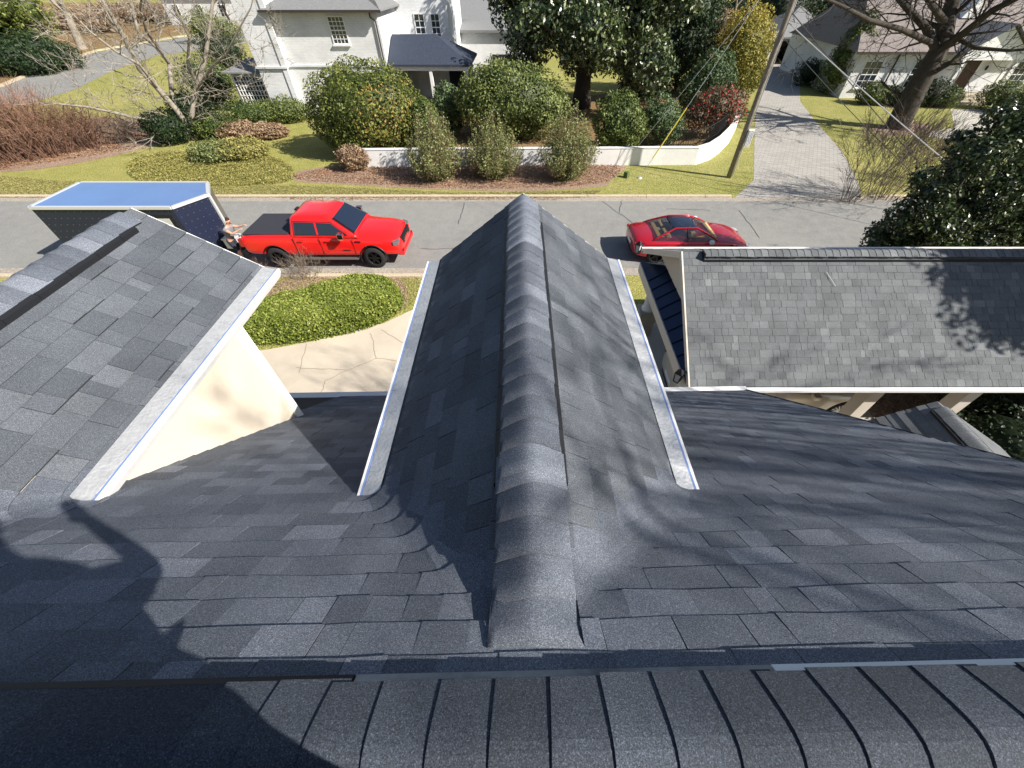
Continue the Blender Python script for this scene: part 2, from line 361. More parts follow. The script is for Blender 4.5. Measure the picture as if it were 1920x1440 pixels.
def ell_points(blobs, n, shell=.72, lump=.16, seed=0):
    """points through the outer volume of a union of lumpy ellipsoids; blobs = (cx,cy,cz,rx,ry,rz)"""
    g = np.random.default_rng(seed + 11); wts = np.array([b[3] * b[4] + b[4] * b[5] + b[3] * b[5] for b in blobs], float); wts /= wts.sum()
    idx = g.choice(len(blobs), n, p=wts); B = np.array(blobs, float)[idx]
    d = g.normal(size=(n, 3)); d /= np.linalg.norm(d, axis=1)[:, None]
    ph = g.uniform(0, 6.28, 9); 
    ln = (np.sin(d[:, 0] * 5 + ph[0] + idx) * np.sin(d[:, 1] * 6 + ph[1]) + .6 * np.sin(d[:, 2] * 9 + d[:, 0] * 7 + ph[2]) + .5 * np.sin(d[:, 1] * 14 + d[:, 2] * 11 + ph[3] + idx))
    rad = (shell + (1 - shell) * g.random(n) ** .5) * (1 + lump * ln * .7)
    P = B[:, :3] + d * B[:, 3:] * rad[:, None]
    Nn = d / B[:, 3:]; Nn /= np.linalg.norm(Nn, axis=1)[:, None]
    keep = np.ones(n, bool)
    for j, b in enumerate(blobs):
        q = (P - np.array(b[:3])) / np.array(b[3:]); keep &= ~((np.linalg.norm(q, axis=1) < .6) & (idx != j))
    keep &= P[:, 2] > .02
    return P[keep], Nn[keep], ln[keep], g

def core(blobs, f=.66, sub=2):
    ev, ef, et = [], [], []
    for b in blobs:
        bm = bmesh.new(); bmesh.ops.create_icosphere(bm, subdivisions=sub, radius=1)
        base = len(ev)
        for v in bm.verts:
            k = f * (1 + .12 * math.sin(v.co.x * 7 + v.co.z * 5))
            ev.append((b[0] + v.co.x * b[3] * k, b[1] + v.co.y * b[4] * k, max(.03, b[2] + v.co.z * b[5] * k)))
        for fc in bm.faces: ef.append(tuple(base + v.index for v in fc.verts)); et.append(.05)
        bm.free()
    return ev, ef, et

def make_crown(name, blobs, n, L, material, parent, seed=0, ratio=.5, shell=.7, lump=.16, spread=.7, corez=.66, tonefn=None, up=.0):
    P, N, ln, g = ell_points(blobs, n, shell, lump, seed); k = len(P)
    N = N + g.normal(size=(k, 3)) * spread; N[:, 2] += up; N /= np.linalg.norm(N, axis=1)[:, None]
    tone = np.clip(.42 + .16 * ln + g.normal(size=k) * .17, 0, .86)
    if tonefn: tone = tonefn(P, tone, g)
    LL = L * g.uniform(.65, 1.3, k)
    return leaf_mesh(name, P, N, LL, LL * ratio, tone, material, parent, core(blobs, corez) if corez else None)

def stems(mb, base, n, h, spread, r=.03, seed=0, top=None):
    g = random.Random(seed); b = Vector(base)
    for i in range(n):
        a = g.uniform(0, 6.28); s_ = spread * g.uniform(.3, 1)
        e = b + Vector((math.cos(a) * s_, math.sin(a) * s_, h * g.uniform(.6, 1)))
        m_ = b.lerp(e, .5) + Vector((g.uniform(-.1, .1), g.uniform(-.1, .1), h * .1))
        mb.tube([b, m_, e], [r, r * .7, r * .3], 5)

def shrub(name, label, px, cat, blobs, n, L, matn, seed=0, group=None, **kw):
    """blobs relative to base"""
    b = Vector(px); t = thing(name, label, cat, b, group=group)
    m = MB(); z = min(x[2] for x in blobs); stems(m, (0, 0, 0), 7, max(x[2] for x in blobs) + .1, max(x[3] for x in blobs) * .5, .04, seed)
    m.build('stem', M['twig'], t)
    make_crown('foliage', blobs, n, L, M[matn], t, seed, **kw)
    return t

# branching tree -------------------------------------------------------------
def grow(mb, p, d, length, r, depth, g, bend=.25, up=.08, split=(2, 3), seg=4, minr=.006, n=6, ratio=.68, spread=.65, tips=None):
    p = Vector(p); d = Vector(d).normalized(); pts = [p.copy()]; rad = [r]
    rend = r * (.62 if depth > 0 else .3)
    for i in range(seg):
        d = (d + Vector((g.gauss(0, bend), g.gauss(0, bend), g.gauss(0, bend * .6) + up)) * .5).normalized()
        p = p + d * length / seg; pts.append(p.copy()); rad.append(r + (rend - r) * (i + 1) / seg)
    mb.tube(pts, rad, n if r > .04 else 4 if r > .015 else 3, caps=False)
    if depth <= 0:
        if tips is not None: tips.append(p.copy())
        return
    k = g.randint(*split)
    for j in range(k):
        ax = d.orthogonal().normalized(); ax.rotate(Matrix.Rotation(g.uniform(0, 6.28), 3, d))
        nd = (d * (1 - .15) + ax * g.uniform(.35, 1.0) * spread).normalized()
        grow(mb, p, nd, length * ratio * g.uniform(.75, 1.15), max(minr, rend * g.uniform(.6, .95) / (1 if j == 0 else 1.25)), depth - 1, g, bend, up, split, seg, minr, n, ratio, spread, tips)
    # side shoots
    for j in range(1 if depth > 1 else 2):
        i = g.randint(1, seg - 1); ax = d.orthogonal().normalized(); ax.rotate(Matrix.Rotation(g.uniform(0, 6.28), 3, d))
        grow(mb, pts[i], (d * .5 + ax).normalized(), length * .5, max(minr, rad[i] * .35), max(0, depth - 2), g, bend, up, split, 3, minr, n, ratio, spread, tips)

def bare_tree(name, label, base, h, r, seed, depth=5, barkm='bark', cat='tree', group=None, lean=(0, 0), limbs=None, up=.08, trunk_h=.28, spread=.65, bend=.25, minr=.006, first=3, limb_len=.30):
    g = random.Random(seed); t = thing(name, label, cat, base, group=group)
    tm, cm = MB(), MB()
    d = Vector((lean[0], lean[1], 1)).normalized(); th = h * trunk_h
    pts = [Vector((0, 0, -.1)), d * .12 * th, d * th * .5, d * th]
    tm.tube(pts, [r * 1.5, r * 1.15, r, r * .9], 10, caps=False)
    if limbs:
        for L in limbs:
            P = [Vector(q) for q in L[0]]; r0 = L[1]; k = len(P)
            tm.tube(P, [r0 * (1 - .62 * i / (k - 1)) for i in range(k)], 8, caps=False)
            for i in range(1, k):
                dd = (P[i] - P[i - 1]).normalized()
                for j in range(L[2] if len(L) > 2 else 2):
                    ax = dd.orthogonal().normalized(); ax.rotate(Matrix.Rotation(g.uniform(0, 6.28), 3, dd))
                    q = P[i - 1].lerp(P[i], g.uniform(.2, 1))
                    grow(cm, q, dd * .5 + ax * .8, h * .13 * g.uniform(.6, 1.3), r0 * .30 * (1 - .5 * i / k), depth - 2, g, bend, up, (2, 3), 4, minr, 5, .7, spread)
            grow(cm, P[-1], (P[-1] - P[-2]), h * .16, r0 * .36, depth - 1, g, bend, up, (2, 3), 4, minr, 5, .7, spread)
    else:
        for j in range(first):
            a = 6.28 * j / first + g.uniform(-.4, .4)
            nd = Vector((math.cos(a) * spread, math.sin(a) * spread, 1)).normalized()
            grow(cm, pts[-1] - d * .1 * g.random() * th, nd, h * limb_len, r * .62, depth - 1, g, bend, up, (2, 3), 4, minr, 6, .72, spread)
    tm.build('trunk', M[barkm], t, smooth=True); cm.build('crown', M[barkm] if barkm != 'bark' else M['bark'], t)
    return t

def sheet(name, pts, z, m, label, cat='ground', sub=0):
    mb = MB(); mb.add([(p[0], p[1], z) for p in pts], [tuple(range(len(pts)))])
    o = mb.build(name, M[m]); bm = bmesh.new(); bm.from_mesh(o.data); bmesh.ops.triangulate(bm, faces=bm.faces)
    for f in bm.faces:
        if f.normal.z < 0: f.normal_flip()
    bm.to_mesh(o.data); bm.free(); return structure(o, label, cat)
def gp(*pp): return [G(*p) for p in pp]
def smooth_poly(P, it=2):
    for _ in range(it):
        Q = []
        for i in range(len(P)):
            a, b = P[i], P[(i + 1) % len(P)]; Q += [a * .75 + b * .25, a * .25 + b * .75]
        P = Q
    return P
def smooth_px(P, it=2):
    for _ in range(it):
        Q = []
        for i in range(len(P)):
            a, b = P[i], P[(i + 1) % len(P)]; Q += [(a[0] * .75 + b[0] * .25, a[1] * .75 + b[1] * .25), (a[0] * .25 + b[0] * .75, a[1] * .25 + b[1] * .75)]
        P = Q
    return P
#@@GROUND
# ---------------------------------------------------------------- ground, roads
g_ = MB(); g_.add([(-300, -80, 0), (300, -80, 0), (300, 400, 0), (-300, 400, 0)], [(0, 1, 2, 3)])
structure(g_.build('ground', M['lawn']), 'winter lawn of patchy yellow green grass')
m = MB(); m.box(-120, 120, 13.45, 19.95, .0, .012)
structure(m.build('road', M['asphalt']), 'grey asphalt street running across in front of the house', 'road')
# asphalt cracks; the first line paints an overhead wire's shadow
m = MB(); g = random.Random(3)
for (a, b) in (((1130, 378), (1190, 422)), ((1385, 395), (1425, 448)), ((1165, 376), (1160, 400)), ((870, 380), (860, 420)), ((905, 470), (790, 466)), ((1330, 395), (1250, 392))):
    A, B = G(*a), G(*b); P = [A.lerp(B, i / 8) + Vector((g.uniform(-.05, .05), g.uniform(-.05, .05), 0)) for i in range(9)]
    for i in range(8):
        d = (P[i + 1] - P[i]).normalized(); n_ = Vector((-d.y, d.x, 0)) * .012
        m.add([(*(P[i] - n_).xy, .017), (*(P[i + 1] - n_).xy, .017), (*(P[i + 1] + n_).xy, .017), (*(P[i] + n_).xy, .017)], [(0, 1, 2, 3)])
structure(m.build('road_crack_wire_shadow', M['black']), 'thin dark cracks and a painted wire shadow on the street asphalt', 'road crack')
def curbline(name, x0, x1, y0, y1, label):
    m = MB(); x = x0; 
    while x < x1:
        xe = min(x + 3.0, x1); m.box(x + .006, xe - .006, y0, y1, -.05, .10); x = xe
    return structure(m.build(name, M['curb'], bevel=.015), label, 'kerb')
dl = G(1375, 375).x; dr = G(1618, 375).x
curbline('kerb', -60, dl, 20.15, 20.36, 'pale concrete kerb on the far side of the street, left of the paved driveway')
curbline('kerb', dr, 60, 20.15, 20.36, 'pale concrete kerb on the far side of the street, right of the paved driveway')
m = MB(); m.box(-60, 60, 19.7, 20.15, 0, .016); structure(m.build('gutter_pan', M['gutter_pan']), 'concrete gutter along the far kerb', 'kerb')
m = MB(); m.box(-60, 60, 12.95, 13.45, 0, .016); structure(m.build('gutter_pan', M['gutter_pan']), 'concrete gutter along the near kerb', 'kerb')
curbline('kerb', -60, -3.6, 12.74, 12.95, 'pale concrete kerb on the near side of the street beside the hedge bed')
# paved driveway across the street
sheet('driveway', gp((1372, 376), (1413, 338), (1415, 240), (1422, 170), (1432, 118), (1545, 118), (1500, 150), (1500, 190), (1535, 235), (1580, 285), (1608, 340), (1618, 376)), .006, 'pavers', 'pale paved driveway across the street leading to a small garage', 'driveway')
# near concrete driveway
dw = [G(505, 655), G(560, 645), G(640, 628), G(720, 606), G(775, 580), G(788, 556), G(796, 512), G(1020, 512), G(1030, 560), Vector((1.6, 8.4, 0)), Vector((4, 7.9, 0)), Vector((12.5, 7.9, 0)), Vector((12.5, 2, 0)), Vector((-16, 2, 0)), Vector((-16, 7.0, 0))]
sheet('driveway', dw, .006, 'concrete', 'pale cream concrete driveway in front of the house', 'driveway')
m = MB(); g = random.Random(5)
def crack(P, w_=.008, z=.011, mb=m):
    for i in range(len(P) - 1):
        d = (P[i + 1] - P[i]); d.normalize(); n_ = Vector((-d.y, d.x, 0)) * w_
        mb.add([(*(P[i] - n_).xy, z), (*(P[i + 1] - n_).xy, z), (*(P[i + 1] + n_).xy, z), (*(P[i] + n_).xy, z)], [(0, 1, 2, 3)])
for pl in (((560, 700), (575, 645)), ((715, 618), (760, 646)), ((600, 745), (610, 715), (640, 700), (705, 672), (700, 640), (694, 625)), ((705, 672), (770, 680)), ((555, 690), (650, 694))):
    P = [G(*q) for q in pl]; Q = []
    for a, b in zip(P, P[1:]):
        for i in range(6): Q.append(a.lerp(b, i / 6) + Vector((g.uniform(-.02, .02), g.uniform(-.02, .02), 0)))
    crack(Q + [P[-1]])
structure(m.build('driveway_crack', mat('crack', (.28, .22, .16), .9)), 'hairline cracks and joints in the cream concrete driveway', 'driveway crack')
sheet('hedge_bed', smooth_poly(gp((470, 540), (600, 512), (690, 506), (760, 520), (770, 575), (700, 612), (560, 640), (480, 650), (380, 640), (380, 560)), 2), .010, 'mulch', 'brown mulch bed under the clipped hedge', 'planting bed')
# beds across the street
sheet('mulch_bed', smooth_poly(gp((545, 322), (620, 312), (700, 300), (850, 292), (1160, 300), (1178, 318), (1165, 340), (1130, 352), (1000, 359), (860, 357), (740, 352), (640, 345), (575, 343), (548, 338)), 2), .006, 'mulch', 'pinkish brown mulch bed in front of the low white wall', 'planting bed')
sheet('mulch_bed', smooth_poly(gp((-200, 262), (60, 240), (200, 215), (300, 235), (318, 262), (250, 285), (120, 312), (0, 325), (-200, 330)), 2), .006, 'mulch', 'brown mulch bed under the bare twiggy shrubs', 'planting bed')
sheet('garden_soil', smooth_poly(gp((700, 292), (1000, 290), (1300, 290), (1345, 255), (1372, 205), (1330, 150), (1150, 175), (900, 200), (700, 215)), 1), .005, 'litter', 'shaded leaf covered soil behind the low white wall', 'planting bed')
sheet('verge', gp((1165, 322), (1185, 312), (1310, 309), (1345, 290), (1378, 245), (1386, 205), (1398, 205), (1413, 240), (1411, 338), (1374, 370), (1000, 371), (1000, 362), (1130, 355)), .012, 'lawn_green', 'bright green verge around the utility pole', 'lawn')
# side street far left
sheet('side_street', gp((-600, 230), (0, 205), (70, 190), (140, 168), (210, 133), (290, 106), (400, 90), (520, 72), (520, 44), (440, 60), (330, 72), (180, 98), (90, 128), (0, 165), (-600, 200)), .008, 'asphalt', 'grey side street curving away at the far left', 'road')
sheet('leaf_litter', gp((-600, 190), (0, 158), (90, 122), (180, 92), (330, 66), (520, 40), (560, 5), (-600, 5)), .006, 'litter', 'brown leaf covered ground beyond the side street', 'ground')
sheet('leaf_litter', gp((1230, 120), (1440, 100), (1440, 5), (1100, 5)), .006, 'litter', 'brown leaf covered ground under the far thicket', 'ground')
m = MB()
P = gp((-300, 178), (0, 163), (90, 126), (180, 96), (330, 70), (440, 58))
for a, b in zip(P, P[1:]): m.bar(a + Vector((0, 0, .05)), b + Vector((0, 0, .05)), .5, .14)
structure(m.build('kerb', M['curb']), 'tan kerb along the far edge of the side street', 'kerb')
sheet('lawn_patch', smooth_poly(gp((1500, 180), (1700, 178), (1900, 215), (1900, 300), (1640, 300), (1560, 262), (1512, 215)), 1), .004, 'lawn_green', 'green front lawn striped by branch shadows at the white house on the right', 'lawn')
sheet('path', gp((1782, 205), (1836, 205), (1880, 240), (1915, 290), (1850, 300), (1780, 262), (1740, 256), (1745, 246), (1790, 240)), .009, 'slab', 'pale stone path to the steps of the white house', 'path')
sheet('tree_bed', smooth_poly(gp((1640, 238), (1700, 226), (1750, 234), (1740, 250), (1680, 256), (1630, 248)), 2), .009, 'mulch', 'ring of brown mulch round the oak trunk', 'planting bed')
sheet('side_bed', smooth_poly([Vector(p) for p in ((9.3, 7.8, 0), (18, 7.8, 0), (18, 2, 0), (8.6, 2, 0), (8.8, 5, 0))], 1), .011, 'mulch', 'orange brown mulch beside the carport', 'planting bed')
#@@HOUSE
# ---------------------------------------------------------------- our house (its own slightly turned frame)
BETA = 0.0195
house = thing('house', 'house with charcoal shingle roof and two front dormers in the foreground', 'house', (0, 1.9, 0), BETA, frame=True)
K0 = 6.67; TM = .833; RY = -.03; RZ = K0 - TM * RY
aM = math.atan(TM); DZ = .143 * math.sin(aM)
EY = 4.2; EZ = K0 - TM * EY
XL, XR = -7.5, 3.77
nM = Vector((0, math.sin(aM), math.cos(aM)))
def tonerand(g):
    r = g.random()
    return min(1, max(0, (g.gauss(.25, .12) if r < .5 else g.gauss(.5, .12) if r < .9 else g.gauss(.78, .1))))
def tab(mb, A, B, C, D, n, hi, tone, sides=True):
    """A,B upper edge; C below B, D below A"""
    lo = n * .001; up_ = n * (.0065 + hi)
    a, b = A + lo, B + lo; c, d = C + up_, D + up_
    mb.add([a, b, c, d, C - n * .004, D - n * .004, B - n * .004, A - n * .004], [(0, 3, 2, 1)] + [(3, 5, 4, 2)] + ([(1, 2, 4, 6), (0, 7, 5, 3)] if sides else []), tone)
def widths(g, a, b):
    xs = [a]
    while True:
        w_ = g.choice((.10, .13, .16, .2, .24, .29)) * g.uniform(.9, 1.1)
        if xs[-1] + w_ > b - .06: break
        xs.append(xs[-1] + w_)
    xs.append(b); return xs
mainmb = MB(); gsh = random.Random(12)
class D: pass
def dorm(xc, half, zr, ze, yf):
    d = D(); d.xc = xc; d.half = half; d.zr = zr; d.ze = ze; d.yf = yf; d.T = (zr - ze) / half; d.mb = MB(); d.a = math.atan(d.T)
    d.n = {s: Vector((s * math.sin(d.a), 0, math.cos(d.a))) for s in (-1, 1)}; return d
dc = dorm(.03, .965, 6.465, 5.735, 3.98)
dl_ = dorm(-3.79, .98, 6.40, 5.735, 3.86)
DORM = [dl_, dc]
def YM(z): return (K0 - z) / TM
def wob(k, x): return .0035 * math.sin(x * 5.3 + k * 2.1) + .003 * math.sin(x * 13 + k)
k = 0
while True:
    z0 = RZ - k * DZ; z1 = RZ - (k + 1) * DZ
    if z0 < EZ + .01: break
    z1 = max(z1, EZ)
    Y0, Y1 = YM(z0), YM(z1)
    cuts = []
    for d in DORM:
        hz1 = min(d.half, (d.zr - z1) / d.T)
        if z1 >= d.zr: continue
        if z0 <= d.ze: cuts.append((d.xc - d.half + .22, d.xc + d.half - .22, None)); continue
        cuts.append((d.xc - hz1 - .17, d.xc + hz1 + .17, d))
    xs = [XL] + [q for c in cuts for q in c[:2]] + [XR]
    for i in range(0, len(xs), 2):
        a, b = xs[i], xs[i + 1]
        if b - a < .05: continue
        W = widths(gsh, a, b)
        for x0, x1 in zip(W, W[1:]):
            gap = .0022 if gsh.random() < .5 else 0.0003
            ex = (gsh.random() < .45) * .003
            A, B = Vector((x0 + gap, Y0, z0)), Vector((x1 - gap, Y0, z0)); 
            C, Dd = Vector((x1 - gap, Y1 + wob(k, x1), z1 - TM * wob(k, x1))), Vector((x0 + gap, Y1 + wob(k, x0), z1 - TM * wob(k, x0)))
            tab(mainmb, A, B, C, Dd, nM, ex, tonerand(gsh))
    for (xa, xb, d) in cuts:
        if d is None: continue
        z0c = min(z0, d.zr); z1c = max(z1, d.ze)
        h0, h1 = (d.zr - z0c) / d.T, (d.zr - z1c) / d.T
        ye = Y1 + .17
        for s in (-1, 1):
            xm = xb if s > 0 else xa
            def path(z, hh, N=10):
                Yc = YM(z); xd = d.xc + s * hh
                if z >= d.zr - 1e-6:
                    yv = YM(d.zr); P = [Vector((xm, Yc, z)), Vector((xd, Yc, z)), Vector((xd, yv, d.zr)), Vector((xd, ye, d.zr))]
                else:
                    zz = max(z, d.ze); r_ = min(.165, .02 + hh * .45, abs(xm - xd) - .001, ye - Yc - .001); P0 = Vector((xd + s * r_, Yc, z)); P1 = Vector((xd, Yc + r_, zz)); Cc = Vector((xd, Yc, z))
                    P = [Vector((xm, Yc, z))] + [P0 * (1 - q) ** 2 + Cc * 2 * q * (1 - q) + P1 * q * q for q in (0, .15, .3, .5, .7, .85, 1)] + [Vector((xd, ye, zz))]
                cum = [0]
                for a_, b_ in zip(P, P[1:]): cum.append(cum[-1] + (b_ - a_).length)
                out = []
                for i_ in range(N + 1):
                    t_ = cum[-1] * i_ / N; q_ = 0
                    while q_ < len(P) - 2 and cum[q_ + 1] < t_: q_ += 1
                    L_ = cum[q_ + 1] - cum[q_]; out.append(P[q_].lerp(P[q_ + 1], (t_ - cum[q_]) / L_ if L_ > 1e-7 else 0))
                return out
            tn = tonerand(gsh); NN = 40
            top_, bot_ = path(z0, h0, NN), path(z1, h1, NN)
            nv_ = [(nM * (1 - q / NN) + d.n[s] * (q / NN)).normalized() for q in range(NN + 1)]
            vt = [top_[q] + nv_[q] * .001 for q in range(NN + 1)]; vb = [bot_[q] + nv_[q] * .0095 for q in range(NN + 1)]; vl = [bot_[q] - nv_[q] * .004 for q in range(NN + 1)]
            w1 = NN + 1
            for (qa, qb) in ((0, gsh.randint(10, 15)), (None, gsh.randint(22, 30)), (None, NN)):
                qa = qa if qa is not None else qlast
                fs_ = []
                for q in range(qa, qb): fs_ += [(q, q + w1, q + w1 + 1, q + 1), (q + w1, q + 2 * w1, q + 2 * w1 + 1, q + w1 + 1)]
                mainmb.add(vt + vb + vl, fs_, tonerand(gsh)); qlast = qb
            if d.yf - ye > .05:
                W = widths(gsh, ye, d.yf)
                for y0, y1 in zip(W, W[1:]):
                    gap = .0022 if gsh.random() < .5 else 0.0003; ex = (gsh.random() < .45) * .003
                    xo0, xo1 = d.xc + s * h0, d.xc + s * h1
                    wv = s * wob(k, y0) 
                    tab(d.mb, Vector((xo0, y0 + gap, z0c)), Vector((xo0, y1 - gap, z0c)), Vector((xo1 + wv, y1 - gap, z1c - abs(d.T) * s * wv)), Vector((xo1 + wv, y0 + gap, z1c - d.T * s * wv)), d.n[s], ex, tonerand(gsh))
    k += 1
# back slope (simple courses, out of frame)
for k in range(30):
    z0, z1 = RZ - k * DZ, RZ - (k + 1) * DZ
    y0, y1 = RY - (RZ - z0) / TM, RY - (RZ - z1) / TM
    W = widths(gsh, XL, XR) if k < 5 else [XL, XR]
    for x0, x1 in zip(W, W[1:]):
        tab(mainmb, Vector((x0, y0, z0)), Vector((x1, y0, z0)), Vector((x1, y1, z1)), Vector((x0, y1, z1)), Vector((0, -math.sin(aM), math.cos(aM))), 0, tonerand(gsh))
main_roof = mainmb.build('roof', M['shingle_main_baked_light'], house)
# deck under the shingles
m = MB(); yb = RY - (RZ - 4.0) / TM
m.prism([(RY, RZ - .03), (EY, EZ - .03), (EY, EZ - .09), (RY, RZ - .11), (yb, 3.91), (yb, 3.97)], 'x', XL + .01, XR - .01)
m.build('roof_deck', M['deck'], house)

def capstrip(mb, org, dirv, side, n, expo, halfw, T, lift, r=.045, g=None, thick=.007, ov=.045, drape=None):
    """overlapping ridge caps; butt ends face -dirv"""
    org, dirv, side = Vector(org), Vector(dirv).normalized(), Vector(side).normalized()
    for i in range(n):
        t0 = i * expo; t1 = t0 + expo + ov; tn = min(1, max(0, g.gauss(.45, .28))); hw = halfw * g.uniform(.97, 1.03); sk = g.uniform(-.009, .009)
        rows = []
        for (tt, raise_) in ((t0, thick + .003), (t0 + expo * .5, thick * .6 + .001), (t1, .0)):
            row = []
            for j in range(15):
                s_ = -1 + 2 * j / 14; x = s_ * hw
                Te = T if drape is None else max(0, min(T, (TM * (tt + drape)) / halfw))
                zz = -Te * (math.sqrt(x * x + r * r) - r) + lift + raise_
                row.append(org + dirv * (tt + sk * s_) + side * x + Vector((0, 0, zz)))
            rows.append(row)
        low = [p - Vector((0, 0, thick + .004)) for p in rows[0]]
        V = low + rows[0] + rows[1] + rows[2]; fs = []
        for q in range(3):
            for j in range(14): fs.append((q * 15 + j, q * 15 + j + 1, (q + 1) * 15 + j + 1, (q + 1) * 15 + j))
        # side skirts
        b0 = len(V); V = V + [rows[0][0] - Vector((0, 0, .012)), rows[2][0] - Vector((0, 0, .012)), rows[0][14] - Vector((0, 0, .012)), rows[2][14] - Vector((0, 0, .012))]
        fs += [(15, 45, b0 + 1, b0), (29, b0 + 2, b0 + 3, 59)]
        mb.add(V, fs, tn)
gc = random.Random(4)
m = MB(); capstrip(m, (-6.5, RY, RZ + .03), (1, 0, 0), (0, -1, 0), 68, .149, .155, TM, .012, r=.05, g=gc, thick=.0045)
cap = m.build('ridge_cap', M['shingle_cap_shaded'], house, smooth=False)
m = MB()
for s in (1, -1):
    x = -6.6
    while x < 3.7:
        xe = min(x + 1.22, 3.76); yy = RY + s * .145
        zt = RZ - TM * .157 + .050 + .003 * math.sin(x * 3)
        c = Vector(((x + xe) / 2, yy + s * .012, zt - .022)); 
        m.mi = 2 if x > .55 else 1 if x > -.9 else 0  # one vent; dark left to white right paints its shaded and sunlit parts
        m.obox(c, ((xe - x) / 2 - .002, 0, 0), (0, .011, -.011 * TM * s), (0, .004 * s, .017))
        x = xe
    m.build('ridge_vent', [M['vent'], M['vent_half_lit'], M['white']], house); m = MB()
# rake edge, eave gutter, walls
m = MB()
m.bar((XR + .008, RY, RZ - .06), (XR + .008, EY + .02, EZ - .06), .016, .10, up=(0, 0, 1)); m.build('rake_trim', M['deck'], house)
m = MB(); m.prism([(EY + .01, EZ - .02), (EY + .13, EZ - .03), (EY + .13, EZ - .05), (EY + .11, EZ - .13), (EY + .01, EZ - .13)], 'x', XL, XR + .03); m.build('gutter', M['white'], house)
m = MB(); m.box(XL + .3, XR - .25, -3.6, EY - .35, 0, EZ + .1)
m.prism([(-3.2, EZ + .1), (EY - .45, EZ + .1), (RY, RZ - .16)], 'x', XL + .3, XR - .25); m.build('wall', M['stucco'], house)

for d in DORM:
    L = d is dl_
    yw = 3.09 if L else 3.25
    m = MB(); hw = d.half - .035
    ystart = .9
    m.prism([(d.xc - hw, 3.6), (d.xc + hw, 3.6), (d.xc + hw, d.zr - d.T * hw - .03), (d.xc, d.zr - .03), (d.xc - hw, d.zr - d.T * hw - .03)], 'y', ystart, yw)
    wl = m.build('dormer', M['stucco'], house); wl['label'] = 'left dormer with pale cream side wall' if L else 'centre dormer'
    d.mb.build('dormer_roof', M['shingle'], wl)
    m = MB()
    for s in (-1, 1):
        m.prism([(d.xc, d.zr - .012), (d.xc + s * d.half, d.ze - .012), (d.xc + s * d.half, d.ze - .05), (d.xc, d.zr - .055)], 'y', ystart + .35, d.yf - .012)
    m.build('roof_deck', M['deck'], wl)
    # gutters with covers
    yn = YM(d.ze) - .02
    for s in (-1, 1):
        x0 = d.xc + s * (d.half - .012); x1 = d.xc + s * (d.half + .105); x2 = d.xc + s * (d.half + .128)
        m = MB(); z = d.ze
        m.prism([(x0, z - .02), (x0, z - .11), (x1 - s * .01, z - .11), (x2, z - .045), (x2, z - .008), (x1 + s * .004, z - .008), (x1 + s * .004, z - .03)], 'y', yn, d.yf + .01)
        gu = m.build('gutter', M['white'], wl)
        m = MB(); seg = 40
        y = yn - .01
        for i in range(seg):
            ya = yn - .01 + (d.yf - yn) * i / seg; yb_ = yn - .01 + (d.yf - yn) * (i + 1) / seg
            b_ = .0022 * math.sin(i * 1.9)
            m.add([(x0 - s * .012, ya, z + .030), (x0 - s * .012, yb_, z + .030), (x1 - s * .012, yb_, z - .004 + b_), (x1 - s * .012, ya, z - .004 - b_)], [(0, 1, 2, 3)])
        m.build('gutter_cover', M['alu'], wl)
        m = MB(); m.box(min(x1 - s * .012, x1 + s * .004), max(x1 - s * .012, x1 + s * .004), yn, d.yf, z - .012, z - .006); m.build('gutter_sky_reflection', M['sky_stripe'], wl)  # thin strip coloured as sky mirrored in the gutter groove
        m = MB(); xk = d.xc + s * (hw + .012)
        m.box(min(xk - .012, xk + .012), max(xk - .012, xk + .012), yw - .09, yw + .012, 3.9, d.ze - .115)
        m.build('corner_board', M['white'], wl)
    m = MB()
    for s in (-1, 1):
        m.bar((d.xc, d.yf + .012, d.zr - .045), (d.xc + s * (d.half + .05), d.yf + .012, d.ze - .045 - d.T * .05), .022, .10, up=(0, 1, 0.001)) if False else None
        m.prism([(d.xc, d.zr - .0), (d.xc + s * (d.half + .02), d.ze - .015), (d.xc + s * (d.half + .02), d.ze - .12), (d.xc, d.zr - .13)], 'y', d.yf - .011, d.yf + .012)
    m.build('rake_board', M['white'], wl)
    # caps and vent
    v0, v1 = (.86, 3.52) if not L else (.7, 3.60)
    m = MB(); yj = YM(d.zr) - .035
    capstrip(m, (d.xc, yj, d.zr), (0, 1, 0), (1, 0, 0), int((v0 - yj) / .149) + 1, .149, .158, d.T, .022, r=.04, g=gc, thick=.014, drape=.0)
    capstrip(m, (d.xc, v0, d.zr), (0, 1, 0), (1, 0, 0), int((d.yf - v0 - .04) / .149), .149, .148, d.T, .024, r=.04, g=gc, thick=.011)
    m.build('ridge_cap', M['shingle_main_baked_light'], wl, smooth=True)
    m = MB()
    for s in (-1, 1):
        xv = d.xc + s * .160; zv = d.zr - d.T * .160
        y = v0
        while y < v1:
            ye = min(y + .3, v1)
            m.obox((xv, (y + ye) / 2, zv + .022), (.013, 0, -.013 * d.T * s), (0, (ye - y) / 2 - .002, 0), (0, 0, .024)); y = ye
        m.build('ridge_vent', M['vent'], wl); m = MB()
